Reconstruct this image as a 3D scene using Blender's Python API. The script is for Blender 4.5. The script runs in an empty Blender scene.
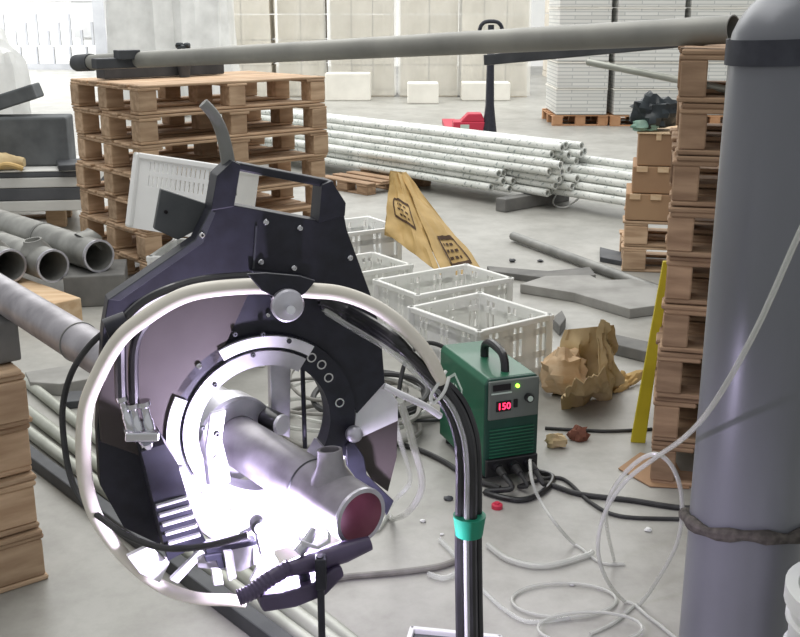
import bpy, bmesh, math, random
from mathutils import Vector, Matrix, Quaternion, noise

random.seed(7)
S = bpy.context.scene
COL = S.collection
PI = math.pi
R = math.radians

# ------------------------------------------------------------------ camera
CAM_H = 1.45
FOC = 1050.0
PITCH = math.atan(308.5 / 1050.0)
cam = bpy.data.cameras.new('camera')
cam.sensor_width = 36.0
cam.sensor_fit = 'HORIZONTAL'
cam.lens = FOC / 800.0 * 36.0
cam.clip_start = 0.05
cam.clip_end = 200
cam_o = bpy.data.objects.new('camera', cam)
cam_o.location = (0, 0, CAM_H)
cam_o.rotation_euler = (PI / 2 - PITCH, 0, 0)
COL.objects.link(cam_o)
S.camera = cam_o

# ------------------------------------------------------------------ world, exposure
S.view_settings.view_transform = 'Standard'
S.view_settings.look = 'None'
S.view_settings.exposure = 0.0
S.view_settings.gamma = 1.0
S.view_settings.use_curve_mapping = False
wd = bpy.data.worlds.new('hall_daylight')
wd.use_nodes = True
wd.node_tree.nodes['Background'].inputs[0].default_value = (0.97, 0.985, 1.0, 1)
wd.node_tree.nodes['Background'].inputs[1].default_value = 0.52
S.world = wd


def area_light(name, loc, sx, sy, power, col=(1, 1, 1), rot=(0, 0, 0)):
    l = bpy.data.lights.new(name, 'AREA')
    l.shape = 'RECTANGLE'
    l.size, l.size_y, l.energy, l.color = sx, sy, power, col
    o = bpy.data.objects.new(name, l)
    o.location, o.rotation_euler = loc, rot
    COL.objects.link(o)
    return o


area_light('added_overhead_light', (-1.5, 6.0, 6.5), 5, 9, 430, (1.0, 0.99, 0.96))  # unseen overhead panel, added to light the near half of the hall
area_light('added_overhead_light', (1.5, 16.0, 6.5), 16, 12, 1500, (1.0, 1.0, 0.98))  # second unseen panel, added to brighten the far goods
area_light('added_side_light', (-13, 21.0, 3.5), 8, 5, 2300, (1.0, 1.0, 1.0), (R(80), 0, R(-50)))  # unseen lamp added to brighten the back left wall

# ------------------------------------------------------------------ points
CP, SP = math.cos(PITCH), math.sin(PITCH)
CAM = Vector((0, 0, CAM_H))


def ray(px, py):
    x, y = (px - 400) / FOC, (py - 318.5) / FOC
    return Vector((x, CP - y * SP, -SP - y * CP))


def Z(px, py, zc):            # the point seen at (px, py), zc metres deep
    return CAM + ray(px, py) * zc


def G(px, py, z=0.0):         # the point seen at (px, py) on the level z
    d = ray(px, py)
    return CAM + d * ((z - CAM_H) / d.z)


class Plane:
    """an upright working plane with its own right/up axes"""

    def __init__(s, o, n):
        s.o, s.n = Vector(o), Vector(n).normalized()
        s.u = Vector((0, 0, 1)).cross(s.n).normalized()
        s.v = s.n.cross(s.u).normalized()

    def at(s, px, py, w=0.0):
        d = ray(px, py)
        return CAM + d * ((s.o + s.n * w - CAM).dot(s.n) / d.dot(s.n))

    def loc(s, a, b, w=0.0):
        return s.o + s.u * a + s.v * b + s.n * w


# ------------------------------------------------------------------ mesh helpers
def spl(pts, k=6, closed=False):
    P = [Vector(p) for p in pts]
    n = len(P)
    out = []
    for i in range(n if closed else n - 1):
        if closed:
            a, b, c, d = P[(i - 1) % n], P[i], P[(i + 1) % n], P[(i + 2) % n]
        else:
            a, b, c, d = P[max(i - 1, 0)], P[i], P[i + 1], P[min(i + 2, n - 1)]
        for j in range(k):
            t = j / k
            out.append(0.5 * ((2 * b) + (c - a) * t + (2 * a - 5 * b + 4 * c - d) * t * t + (3 * b - a - 3 * c + d) * t ** 3))
    if not closed:
        out.append(P[-1].copy())
    return out


class MB:
    def __init__(s):
        s.v, s.f = [], []

    def add(s, vs, fs):
        k = len(s.v)
        s.v += [Vector(p) for p in vs]
        s.f += [tuple(i + k for i in f) for f in fs]
        return s

    def box(s, c, size, rot=None):
        c = Vector(c)
        m = rot.to_matrix() if isinstance(rot, Quaternion) else (rot or Matrix.Identity(3))
        h = [x / 2 for x in size]
        vs = [c + m @ Vector((a * h[0], b * h[1], d * h[2])) for d in (-1, 1) for a, b in ((-1, -1), (1, -1), (1, 1), (-1, 1))]
        return s.add(vs, [(3, 2, 1, 0), (4, 5, 6, 7), (0, 1, 5, 4), (1, 2, 6, 5), (2, 3, 7, 6), (3, 0, 4, 7)])

    def bar(s, a, b, w, h, up=(0, 0, 1)):
        a, b = Vector(a), Vector(b)
        d = (b - a).normalized()
        up = Vector(up)
        x = d.cross(up)
        if x.length < 1e-4:
            x = d.cross(Vector((1, 0, 0)))
        x.normalize()
        z = x.cross(d)
        m = Matrix((x, d, z)).transposed()
        return s.box((a + b) / 2, (w, (b - a).length, h), m)

    def tube(s, path, r, n=10, closed=False, cap=True):
        P = [Vector(p) for p in path]
        N = len(P)
        rs = r if isinstance(r, (list, tuple)) else [r] * N
        T = []
        for i in range(N):
            if closed:
                t = P[(i + 1) % N] - P[i - 1]
            else:
                t = P[min(i + 1, N - 1)] - P[max(i - 1, 0)]
            T.append(t.normalized() if t.length > 1e-9 else Vector((0, 0, 1)))
        x = T[0].orthogonal().normalized()
        vs = []
        for i in range(N):
            x = (x - T[i] * x.dot(T[i]))
            x = x.normalized() if x.length > 1e-6 else T[i].orthogonal().normalized()
            y = T[i].cross(x)
            vs += [P[i] + (x * math.cos(2 * PI * j / n) + y * math.sin(2 * PI * j / n)) * rs[i] for j in range(n)]
        fs = []
        for i in range(N if closed else N - 1):
            for j in range(n):
                a, b = i * n + j, i * n + (j + 1) % n
                c, d = ((i + 1) % N) * n + (j + 1) % n, ((i + 1) % N) * n + j
                fs.append((a, b, c, d))
        if cap and not closed:
            fs += [tuple(range(n))[::-1], tuple(range((N - 1) * n, N * n))]
        return s.add(vs, fs)

    def cyl(s, a, b, r, n=16, r2=None):
        return s.tube([a, b], [r, r if r2 is None else r2], n)

    def pipe(s, a, b, ro, ri, n=20):
        """a hollow straight pipe with real wall"""
        a, b = Vector(a), Vector(b)
        t = (b - a).normalized()
        x = t.orthogonal().normalized()
        y = t.cross(x)
        vs = []
        for p, r in ((a, ro), (b, ro), (b, ri), (a, ri)):
            vs += [p + (x * math.cos(2 * PI * j / n) + y * math.sin(2 * PI * j / n)) * r for j in range(n)]
        fs = [(k * n + j, k * n + (j + 1) % n, ((k + 1) % 4) * n + (j + 1) % n, ((k + 1) % 4) * n + j) for k in range(4) for j in range(n)]
        return s.add(vs, fs)

    def lathe(s, o, ax, prof, n=32, cap=True):
        o, ax = Vector(o), Vector(ax).normalized()
        x = ax.orthogonal().normalized()
        y = ax.cross(x)
        vs = [o + ax * h + (x * math.cos(2 * PI * j / n) + y * math.sin(2 * PI * j / n)) * r for r, h in prof for j in range(n)]
        fs = [(i * n + j, i * n + (j + 1) % n, (i + 1) * n + (j + 1) % n, (i + 1) * n + j) for i in range(len(prof) - 1) for j in range(n)]
        if cap:
            fs += [tuple(range(n))[::-1], tuple(range((len(prof) - 1) * n, len(prof) * n))]
        return s.add(vs, fs)

    def prism(s, poly, off):
        """poly: 3-D outline (flat, may be concave); off: extrusion vector"""
        P = [Vector(p) for p in poly]
        n = len(P)
        off = Vector(off)
        vs = P + [p + off for p in P]
        fs = [tuple(range(n)), tuple(range(2 * n - 1, n - 1, -1))] + [(i, i + n, (i + 1) % n + n, (i + 1) % n) for i in range(n)]
        return s.add(vs, fs)

    def arc_plate(s, pl, ca, cb, r0, r1, w0, w1, a0, a1, n=40):
        full = abs(a1 - a0) >= 359.9
        m = n if full else n + 1
        vs = []
        for i in range(m):
            t = R(a0 + (a1 - a0) * i / n)
            for r, w in ((r0, w0), (r1, w0), (r1, w1), (r0, w1)):
                vs.append(pl.loc(ca + r * math.cos(t), cb + r * math.sin(t), w))
        fs = []
        for i in range(n):
            j = (i + 1) % m
            for k in range(4):
                fs.append((i * 4 + k, i * 4 + (k + 1) % 4, j * 4 + (k + 1) % 4, j * 4 + k))
        if not full:
            fs += [(0, 1, 2, 3), tuple((m - 1) * 4 + k for k in (3, 2, 1, 0))]
        return s.add(vs, fs)

    def sphere(s, c, r, n=12, sc=(1, 1, 1)):
        c = Vector(c)
        prof = []
        vs = []
        m = n // 2
        for i in range(1, m):
            t = PI * i / m
            vs += [c + Vector((math.sin(t) * math.cos(2 * PI * j / n) * sc[0], math.sin(t) * math.sin(2 * PI * j / n) * sc[1], math.cos(t) * sc[2])) * r for j in range(n)]
        k = len(vs)
        vs += [c + Vector((0, 0, r * sc[2])), c - Vector((0, 0, r * sc[2]))]
        fs = [(i * n + j, (i + 1) * n + j, (i + 1) * n + (j + 1) % n, i * n + (j + 1) % n) for i in range(m - 2) for j in range(n)]
        fs += [(k, j, (j + 1) % n) for j in range(n)] + [(k + 1, (m - 2) * n + (j + 1) % n, (m - 2) * n + j) for j in range(n)]
        return s.add(vs, fs)

    def mesh(s, name, origin=(0, 0, 0), smooth=True, angle=35):
        o = Vector(origin)
        me = bpy.data.meshes.new(name)
        me.from_pydata([p - o for p in s.v], [], s.f)
        bm = bmesh.new()
        bm.from_mesh(me)
        big = [f for f in bm.faces if len(f.verts) > 4]
        if big:
            bmesh.ops.triangulate(bm, faces=big, ngon_method='EAR_CLIP')
        bmesh.ops.recalc_face_normals(bm, faces=bm.faces)
        bm.to_mesh(me)
        bm.free()
        if smooth:
            me.polygons.foreach_set('use_smooth', [True] * len(me.polygons))
            me.set_sharp_from_angle(angle=R(angle))
        return me


def root_of(p):
    while p.parent:
        p = p.parent
    return p


def build(mb, name, mat, parent=None, smooth=True, bevel=0, label=None, stuff=False, subsurf=0):
    """link a mesh given in world coordinates; parents carry no rotation"""
    if parent is None:
        xs, ys, zs = [p.x for p in mb.v], [p.y for p in mb.v], [p.z for p in mb.v]
        org = Vector(((min(xs) + max(xs)) / 2, (min(ys) + max(ys)) / 2, min(zs)))
    else:
        org = root_of(parent).location.copy()
    me = mb.mesh(name, org, smooth)
    me.materials.append(mat)
    o = bpy.data.objects.new(name, me)
    COL.objects.link(o)
    if parent is None:
        o.location = org
    else:
        o.parent = parent
    if bevel:
        b = o.modifiers.new('bevel', 'BEVEL')
        b.width, b.segments, b.limit_method = bevel, 2, 'ANGLE'
    if subsurf:
        b = o.modifiers.new('sub', 'SUBSURF')
        b.levels = b.render_levels = subsurf
    if label:
        o['label'] = label
    if stuff:
        o['kind'] = 'stuff'
    return o


def tag(o, label, cat, group=None):
    o['label'], o['category'] = label, cat
    if group:
        o['group'] = group
    return o


def thing(name, label, cat, loc=(0, 0, 0), rotz=0.0, group=None):
    o = bpy.data.objects.new(name, None)
    o.empty_display_size = 0.1
    o.location = loc
    o.rotation_euler = (0, 0, rotz)
    COL.objects.link(o)
    return tag(o, label, cat, group)


def struct(o):
    o['kind'] = 'structure'
    return o


# ------------------------------------------------------------------ materials
def lin(h):
    h = h.lstrip('#')
    c = [int(h[i:i + 2], 16) / 255 for i in (0, 2, 4)]
    return tuple(x / 12.92 if x <= 0.04045 else ((x + 0.055) / 1.055) ** 2.4 for x in c) + (1,)


def mat(name, a, b=None, rough=0.6, metal=0.0, scale=8.0, stretch=(1, 1, 1), bump=0.0, coat=0.0, alpha=1.0, trans=0.0, rnd=0.0, detail=6.0,
        lo=0.35, hi=0.65, ior=1.45, sub=0.0):
    m = bpy.data.materials.new(name)
    m.use_nodes = True
    nt = m.node_tree
    N, L = nt.nodes, nt.links
    p = N['Principled BSDF']
    p.inputs['Roughness'].default_value = rough
    p.inputs['Metallic'].default_value = metal
    p.inputs['IOR'].default_value = ior
    p.inputs['Coat Weight'].default_value = coat
    p.inputs['Alpha'].default_value = alpha
    p.inputs['Transmission Weight'].default_value = trans
    ca, cb = lin(a), lin(b or a)
    tc = N.new('ShaderNodeTexCoord')
    mp = N.new('ShaderNodeMapping')
    mp.inputs['Scale'].default_value = stretch
    L.new(tc.outputs['Object'], mp.inputs['Vector'])
    nz = N.new('ShaderNodeTexNoise')
    nz.inputs['Scale'].default_value = scale
    nz.inputs['Detail'].default_value = detail
    L.new(mp.outputs['Vector'], nz.inputs['Vector'])
    rp = N.new('ShaderNodeValToRGB')
    rp.color_ramp.elements[0].position, rp.color_ramp.elements[1].position = lo, hi
    rp.color_ramp.elements[0].color, rp.color_ramp.elements[1].color = ca, cb
    L.new(nz.outputs['Fac'], rp.inputs['Fac'])
    out = rp.outputs['Color']
    if rnd:
        oi = N.new('ShaderNodeObjectInfo')
        mr = N.new('ShaderNodeMapRange')
        mr.inputs['To Min'].default_value, mr.inputs['To Max'].default_value = 1 - rnd, 1 + rnd
        L.new(oi.outputs['Random'], mr.inputs['Value'])
        hs = N.new('ShaderNodeHueSaturation')
        L.new(mr.outputs['Result'], hs.inputs['Value'])
        L.new(out, hs.inputs['Color'])
        ad = N.new('ShaderNodeVectorMath')
        ad.operation = 'ADD'
        mu = N.new('ShaderNodeVectorMath')
        mu.operation = 'SCALE'
        mu.inputs[0].default_value = (31, 17, 23)
        L.new(oi.outputs['Random'], mu.inputs['Scale'])
        L.new(tc.outputs['Object'], ad.inputs[0])
        L.new(mu.outputs['Vector'], ad.inputs[1])
        L.new(ad.outputs['Vector'], mp.inputs['Vector'])
        out = hs.outputs['Color']
    L.new(out, p.inputs['Base Color'])
    if bump:
        bp = N.new('ShaderNodeBump')
        bp.inputs['Strength'].default_value = bump
        bp.inputs['Distance'].default_value = 0.01
        L.new(nz.outputs['Fac'], bp.inputs['Height'])
        L.new(bp.outputs['Normal'], p.inputs['Normal'])
    return m


def emit(name, col, strength):
    m = bpy.data.materials.new(name)
    m.use_nodes = True
    p = m.node_tree.nodes['Principled BSDF']
    p.inputs['Base Color'].default_value = lin(col)
    p.inputs['Emission Color'].default_value = lin(col)
    p.inputs['Emission Strength'].default_value = strength
    return m


M = {}
M['wood'] = mat('pallet_wood', '#a98c70', '#c9ad8f', 0.8, scale=5, stretch=(1, 6, 6), bump=0.15, rnd=0.16)
M['wood_dark'] = mat('pallet_wood_old', '#8c7159', '#ac8f73', 0.85, scale=5, stretch=(1, 6, 6), bump=0.15, rnd=0.2)
M['wood_orange'] = mat('pallet_wood_orange', '#a87c58', '#bd9370', 0.8, scale=5, rnd=0.08)
M['timber'] = mat('timber', '#c9a985', '#dcc2a0', 0.8, scale=6, stretch=(1, 5, 5))
M['carton'] = mat('brown_carton', '#98785c', '#aa8a6a', 0.8, scale=3, rnd=0.06)
M['kraft'] = mat('kraft_paper', '#b29c75', '#ccb88f', 0.75, scale=9, bump=0.2)
M['sack'] = mat('sack_paper', '#ae9058', '#c8aa72', 0.65, scale=7, bump=0.1)
M['ink'] = mat('sack_print', '#4a3524', rough=0.8)
M['steel'] = mat('grey_steel', '#6f706d', '#8f8f8b', 0.5, 0.35, scale=6, bump=0.05)
M['steel_dark'] = mat('dark_steel', '#3f4145', '#55575a', 0.55, 0.3, scale=6, bump=0.08)
M['long_pipe'] = mat('long_pipe_steel', '#7d7d78', '#97968f', 0.5, 0.2, scale=3, stretch=(1, 1, 1))
M['work_pipe'] = mat('work_pipe_steel', '#88858a', '#aba8ad', 0.42, 0.5, scale=14, bump=0.08)
M['bore'] = mat('rusty_bore', '#875862', '#9c6c74', 0.6, 0.2, scale=20)
M['tee_pipe'] = mat('tee_pipe_steel', '#858581', '#a9a9a4', 0.45, 0.4, scale=7, bump=0.05)
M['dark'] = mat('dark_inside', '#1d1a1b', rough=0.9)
M['pale_tube'] = mat('pale_galvanised', '#a3a69c', '#bfc1b8', 0.45, 0.3, scale=6)
M['black'] = mat('black_powder_coat', '#1c1d26', '#262732', 0.48, 0.0, scale=40, bump=0.03)
M['black_edge'] = mat('black_side', '#33363a', '#3d4044', 0.5, scale=30)
M['brown_light_tone'] = mat('brown_grey_light_tone', '#3a3432', '#423c3a', 0.6, 0.0, scale=10)  # light and shade on plate and wing, put into one brown grey
M['grey_plate'] = mat('grey_plate', '#4b4e50', '#5b5e5f', 0.5, scale=12)
M['silver'] = mat('machined_aluminium', '#b6b5bd', '#cfced6', 0.32, 0.75, scale=25)
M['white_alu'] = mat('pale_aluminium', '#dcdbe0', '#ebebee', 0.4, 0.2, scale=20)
M['chrome'] = mat('chrome', '#d5d6da', rough=0.16, metal=1.0)
M['hoop'] = mat('cream_hose', '#d6d0c2', '#e9e4d8', 0.38, scale=6, coat=0.2)
M['rubber'] = mat('black_rubber', '#17171a', '#232326', 0.38, scale=20, coat=0.3)
M['torch'] = mat('torch_arc_tint', '#423a50', '#544a64', 0.35, scale=20)  # violet arc light on the torch, put into its base colour
M['cable'] = mat('grey_black_cable', '#2b2b2c', '#3d3d3d', 0.55, scale=20)
M['cable_grey'] = mat('grey_cable', '#77756f', '#8f8d87', 0.5, scale=20)
M['clear'] = mat('clear_hose', '#dfe2de', rough=0.12, alpha=0.35, coat=0.6)
M['clear_dense'] = mat('frosted_hose', '#cfd1ca', rough=0.2, alpha=0.55, coat=0.5)
M['green'] = mat('green_enamel', '#19583f', '#20664a', 0.4, scale=5, coat=0.2)
M['green_dark'] = mat('dark_green_front', '#103a2f', '#144437', 0.5, scale=8)
M['panel_grey'] = mat('control_panel', '#5b625d', '#666c66', 0.5, scale=8)
M['tape'] = mat('green_tape', '#138064', rough=0.5)
M['red'] = mat('red_plastic', '#c0324a', rough=0.45)
M['pale'] = mat('pale_mark', '#b8c8bc', rough=0.5)
M['white_plastic'] = mat('white_plastic', '#dcdedb', '#eaebe8', 0.45, scale=4)
M['crate'] = mat('white_crate_plastic', '#ecede8', '#f5f5f1', 0.4, scale=5, alpha=0.86)
M['crate_solid'] = mat('white_crate_solid', '#e8e9e7', '#f3f4f2', 0.45, scale=5)
M['cyl'] = mat('cylinder_paint', '#6d6f74', '#7b7d83', 0.34, 0.25, scale=3, stretch=(1, 1, 0.3))
M['strap'] = mat('dark_strap', '#2e3038', '#3a3c44', 0.7, scale=30)
M['rope'] = mat('dirty_rope', '#3a3632', '#55504a', 0.9, scale=60, bump=0.4)
M['yellow'] = mat('yellow_paint', '#c4b323', '#d2c02c', 0.5, scale=6)
M['film'] = mat('plastic_film', '#e4e2d9', '#f0eee6', 0.3, scale=3, alpha=0.5)
M['film_bag'] = mat('film_bag', '#d9dad8', '#ecedeb', 0.3, scale=5, alpha=0.8)
M['white_block'] = mat('white_block', '#dcd9d0', '#e8e5dc', 0.8, scale=3)
M['wrapped'] = mat('wrapped_carton', '#bdb5a6', '#d0c9bb', 0.6, scale=2.5, rnd=0.06)
M['wall'] = mat('white_wall', '#e9eae8', '#f2f2f0', 0.8, scale=1)
M['grey_panel'] = mat('grey_wall_panel', '#a7a8a8', '#b2b3b3', 0.7, scale=3)
M['grey_frame'] = mat('grey_frame', '#86888b', '#929497', 0.6, scale=3)
M['foam'] = mat('grey_foam', '#55585a', '#646769', 0.9, scale=8)
M['layer_white'] = mat('pale_board', '#c6c6c2', '#d4d4d0', 0.7, scale=4)
M['layer_dark'] = mat('dark_board', '#4a4c50', '#5a5c60', 0.7, scale=4)
M['slab'] = mat('dusty_slab', '#8d8c88', '#a5a4a0', 0.85, scale=6, bump=0.1)
M['slab_edge'] = mat('dark_slab', '#6a6a68', '#7c7b78', 0.85, scale=9, bump=0.2)
M['bag_black'] = mat('black_bag', '#20262a', '#343c40', 0.4, scale=10)
M['bag_green'] = mat('green_cloth', '#6f9384', '#9bb5a6', 0.7, scale=10)


def floor_mat():
    m = mat('dusty_concrete', '#96958f', '#b0afa9', 0.4, scale=1.3, detail=10, lo=0.3, hi=0.7)
    nt = m.node_tree
    N, L = nt.nodes, nt.links
    p = N['Principled BSDF']
    tc = [n for n in N if n.type == 'TEX_COORD'][0]
    rp = [n for n in N if n.type == 'VALTORGB'][0]
    n2 = N.new('ShaderNodeTexNoise')
    n2.inputs['Scale'].default_value = 7
    n2.inputs['Detail'].default_value = 12
    n2.inputs['Roughness'].default_value = 0.7
    L.new(tc.outputs['Object'], n2.inputs['Vector'])
    r2 = N.new('ShaderNodeValToRGB')
    r2.color_ramp.elements[0].position, r2.color_ramp.elements[1].position = 0.36, 0.6
    r2.color_ramp.elements[0].color, r2.color_ramp.elements[1].color = (0.72, 0.71, 0.7, 1), (1, 1, 1, 1)
    L.new(n2.outputs['Fac'], r2.inputs['Fac'])
    mx = N.new('ShaderNodeMix')
    mx.data_type = 'RGBA'
    mx.blend_type = 'MULTIPLY'
    mx.inputs[0].default_value = 0.7
    L.new(rp.outputs['Color'], mx.inputs[6])
    L.new(r2.outputs['Color'], mx.inputs[7])
    L.new(mx.outputs[2], p.inputs['Base Color'])
    return m


def wrap_print_mat():
    """white film printed with rows of small dark marks"""
    m = mat('printed_film', '#c9ccc6', '#e3e5e0', 0.35, scale=5)
    nt = m.node_tree
    N, L = nt.nodes, nt.links
    p = N['Principled BSDF']
    tc = [n for n in N if n.type == 'TEX_COORD'][0]
    rp = [n for n in N if n.type == 'VALTORGB'][0]
    n2 = N.new('ShaderNodeTexNoise')
    n2.inputs['Scale'].default_value = 38
    n2.inputs['Detail'].default_value = 2
    L.new(tc.outputs['Object'], n2.inputs['Vector'])
    r2 = N.new('ShaderNodeValToRGB')
    r2.color_ramp.elements[0].position, r2.color_ramp.elements[1].position = 0.32, 0.42
    r2.color_ramp.elements[0].color, r2.color_ramp.elements[1].color = lin('#a3adb0'), (1, 1, 1, 1)
    L.new(n2.outputs['Fac'], r2.inputs['Fac'])
    mx = N.new('ShaderNodeMix')
    mx.data_type = 'RGBA'
    mx.blend_type = 'MULTIPLY'
    mx.inputs[0].default_value = 0.9
    L.new(rp.outputs['Color'], mx.inputs[6])
    L.new(r2.outputs['Color'], mx.inputs[7])
    L.new(mx.outputs[2], p.inputs['Base Color'])
    return m


def pack_mat():
    """rows of thin white packs too small to tell apart: brick pattern"""
    m = bpy.data.materials.new('white_packs')
    m.use_nodes = True
    nt = m.node_tree
    N, L = nt.nodes, nt.links
    p = N['Principled BSDF']
    p.inputs['Roughness'].default_value = 0.6
    tc = N.new('ShaderNodeTexCoord')
    sx = N.new('ShaderNodeSeparateXYZ')
    cx = N.new('ShaderNodeCombineXYZ')
    ad = N.new('ShaderNodeMath')
    ad.operation = 'ADD'
    L.new(tc.outputs['Object'], sx.inputs[0])
    L.new(sx.outputs[0], ad.inputs[0])
    L.new(sx.outputs[1], ad.inputs[1])
    L.new(ad.outputs[0], cx.inputs[0])
    L.new(sx.outputs[2], cx.inputs[1])
    bk = N.new('ShaderNodeTexBrick')
    bk.inputs['Scale'].default_value = 1.0
    bk.inputs['Brick Width'].default_value = 0.42
    bk.inputs['Row Height'].default_value = 0.046
    bk.inputs['Mortar Size'].default_value = 0.006
    bk.inputs['Color1'].default_value = lin('#d6d6d1')
    bk.inputs['Color2'].default_value = lin('#c6c6c1')
    bk.inputs['Mortar'].default_value = lin('#acaeac')
    L.new(cx.outputs[0], bk.inputs['Vector'])
    L.new(bk.outputs['Color'], p.inputs['Base Color'])
    return m


M['floor'] = floor_mat()
M['printed'] = wrap_print_mat()
M['packs'] = pack_mat()

# ------------------------------------------------------------------ setting
fl = MB().box((0, 13, -0.05), (44, 34, 0.1))
struct(build(fl, 'floor', M['floor'], smooth=False))
wb = build(MB().box((2, 29.15, 4.0), (40, 0.3, 8)), 'wall_back', M['wall'], smooth=False)
struct(wb)
# low wall, posts, hung panel and frame in the far left corner of the hall
lw = struct(build(MB().box((-8.0, 27.6, 0.29), (6.4, 0.18, 0.58)), 'wall_low', M['wall'], smooth=False))
for i in range(15):
    build(MB().box((-10.9 + i * 0.42, 27.49, 0.32), (0.05, 0.05, 0.5)), 'batten', M['grey_frame'], lw, smooth=False)
build(MB().box((-8.0, 27.42, 0.07), (6.4, 0.2, 0.14)), 'kerb', M['grey_frame'], lw, smooth=False)
for i in range(11):
    h = 0.38 + 0.2 * ((i * 7) % 3)
    build(MB().box((-10.6 + i * 0.28, 27.6, 0.58 + h / 2), (0.06, 0.06, h)), 'post', M['grey_frame'], lw, smooth=False)
struct(build(MB().box((-8.3, 28.85, 1.25), (0.66, 0.12, 1.0)), 'trim_1', M['grey_panel'], smooth=False))
struct(build(MB().box((-7.75, 28.8, 2.0), (0.2, 0.3, 4.0)), 'trim_2', M['grey_panel'], smooth=False))
struct(build(MB().box((-7.05, 25.9, 2.0), (0.36, 0.36, 4.0)), 'trim_3', M['grey_frame'], smooth=False))
struct(build(MB().box((-9.2, 28.8, 1.72), (5.0, 0.2, 0.1)), 'trim_4', M['grey_panel'], smooth=False))


# ------------------------------------------------------------------ pallets
def unit_mesh(name, size, m, bev=0.004):
    mb = MB().box((0, 0, 0), size)
    me = mb.mesh(name, smooth=False)
    bm = bmesh.new()
    bm.from_mesh(me)
    bmesh.ops.bevel(bm, geom=bm.edges[:], offset=bev, segments=1, affect='EDGES')
    bm.to_mesh(me)
    bm.free()
    me.materials.append(m)
    return me


_cache = {}


def piece(name, size, m, parent, loc, rot=0.0):
    key = (name, tuple(round(x, 4) for x in size), m.name)
    if key not in _cache:
        _cache[key] = unit_mesh(name, size, m)
    o = bpy.data.objects.new(name, _cache[key])
    o.location = loc
    o.rotation_euler = (0, 0, rot)
    o.parent = parent
    COL.objects.link(o)
    return o


def pallet(corner, rotz, L, W, H, label, group, m, nboards=7, bk=0.13):
    """corner: front left corner on its underside; L along local x (front), W along local y"""
    t = thing('wooden_pallet', label, 'pallet', corner, rotz + random.uniform(-0.02, 0.02), group)
    b = 0.0145
    bh = H - 3 * b - 0.003
    j = lambda: random.uniform(-0.004, 0.004)
    for yy in (0.05, W / 2, W - 0.05):                     # bottom runners along x
        piece('bottom_board', (L, 0.1, b), m, t, (L / 2 + j(), yy + j(), b / 2))
        for xx in (bk / 2, L / 2, L - bk / 2):
            piece('block', (bk, 0.1, bh), m, t, (xx + j(), yy + j(), b + bh / 2), j() * 4)
    for xx in (0.065, L / 2, L - 0.065):                   # stringers along y
        piece('stringer_board', (0.13, W, b), m, t, (xx + j(), W / 2 + j(), b + bh + b / 2))
    bw = 0.1
    for i in range(nboards):
        yy = bw / 2 + (W - bw) * i / (nboards - 1)
        piece('deck_board', (L, bw, b), m, t, (L / 2 + j() * 3, yy, 2.5 * b + bh), j())
    return t


ORD = ['lowest', 'second from the bottom', 'third from the bottom', 'fourth from the bottom', 'fifth from the bottom', 'sixth from the bottom',
       'seventh from the bottom', 'eighth from the bottom', 'topmost']
GRID = R(40)


def pallet_stack(corner, rotz, L, W, H, n, what, group, m, jit=0.02, nb=7, bk=0.13):
    for i in range(n):
        a = ORD[i] if i < n - 1 else 'topmost'
        c = Vector((corner[0] + random.uniform(-jit, jit), corner[1] + random.uniform(-jit, jit), i * H))
        pallet(c, rotz, L, W, H, f'wooden pallet, {a} {what}', group, m, nb, bk)


LS = (-1.352, 5.52)
LH = 0.154
pallet_stack(LS, R(41), 1.22, 0.8, LH, 7, 'of the seven stacked behind the welding machine', 'pallets stacked behind the machine', M['wood'], 0.018, 7, 0.105)
RS = (0.80, 3.06)
RH = 0.1495
pallet_stack(RS, R(-15), 1.2, 0.8, RH, 9, 'of the tall stack beside the gas cylinder', 'pallets in the tall right stack', M['wood_dark'], 0.008, 7, 0.075)
FH = 0.15
frot = R(38)
FS = Vector((-0.94, 2.49, 0)) - Vector((math.cos(frot), math.sin(frot), 0)) * 1.2
pallet_stack(FS, frot, 1.2, 0.8, FH, 4, 'of the stack at the left edge of the picture', 'pallets in the near left stack', M['wood'], 0.006)

# things lying on the left stack
ltop = 7 * LH


def slab(name, label, cat, c, size, rotz, m, tilt=(0, 0), bev=0.006, group=None):
    q = Matrix.Rotation(rotz, 3, 'Z') @ Matrix.Rotation(tilt[0], 3, 'X') @ Matrix.Rotation(tilt[1], 3, 'Y')
    o = build(MB().box(c, size, q), name, m, smooth=False, bevel=bev)
    return tag(o, label, cat, group)


# dark bars on the top of the left stack (they carry the long pipe)
p0, p1 = G(100, 74, ltop + 0.03), G(220, 69, ltop + 0.03)
bdir = (p1 - p0)
slab('steel_bar', 'wide dark grey steel bar lying on the left pallet stack under the long pipe', 'steel bar',
     (p0 + p1) / 2 + Vector((0, 0, 0.011)), (bdir.length, 0.1, 0.075), math.atan2(bdir.y, bdir.x), M['steel_dark'])

# long grey pipe from the left stack to the right stack
pr = 0.040
a = Z(66, 62, 5.55)
a.z = ltop + 0.085 + pr
d = ray(74, 63)
a = CAM + d * ((a.z - CAM_H) / d.z)
a = Z(76, 63, 5.75)
b = Z(733, 34, 2.98) + Vector((0, 0, 0.013))
lp = thing('steel_pipe', 'long grey steel pipe spanning from the left pallets to the right pallets', 'pipe', (a + b) / 2)
build(MB().pipe(a, b, pr, pr - 0.004, 28), 'pipe_wall', M['long_pipe'], lp)
ax = (b - a).normalized()
build(MB().pipe(a + ax * 0.02, a + ax * 0.18, pr + 0.006, pr - 0.001, 28), 'end_sleeve', M['steel_dark'], lp)

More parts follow.
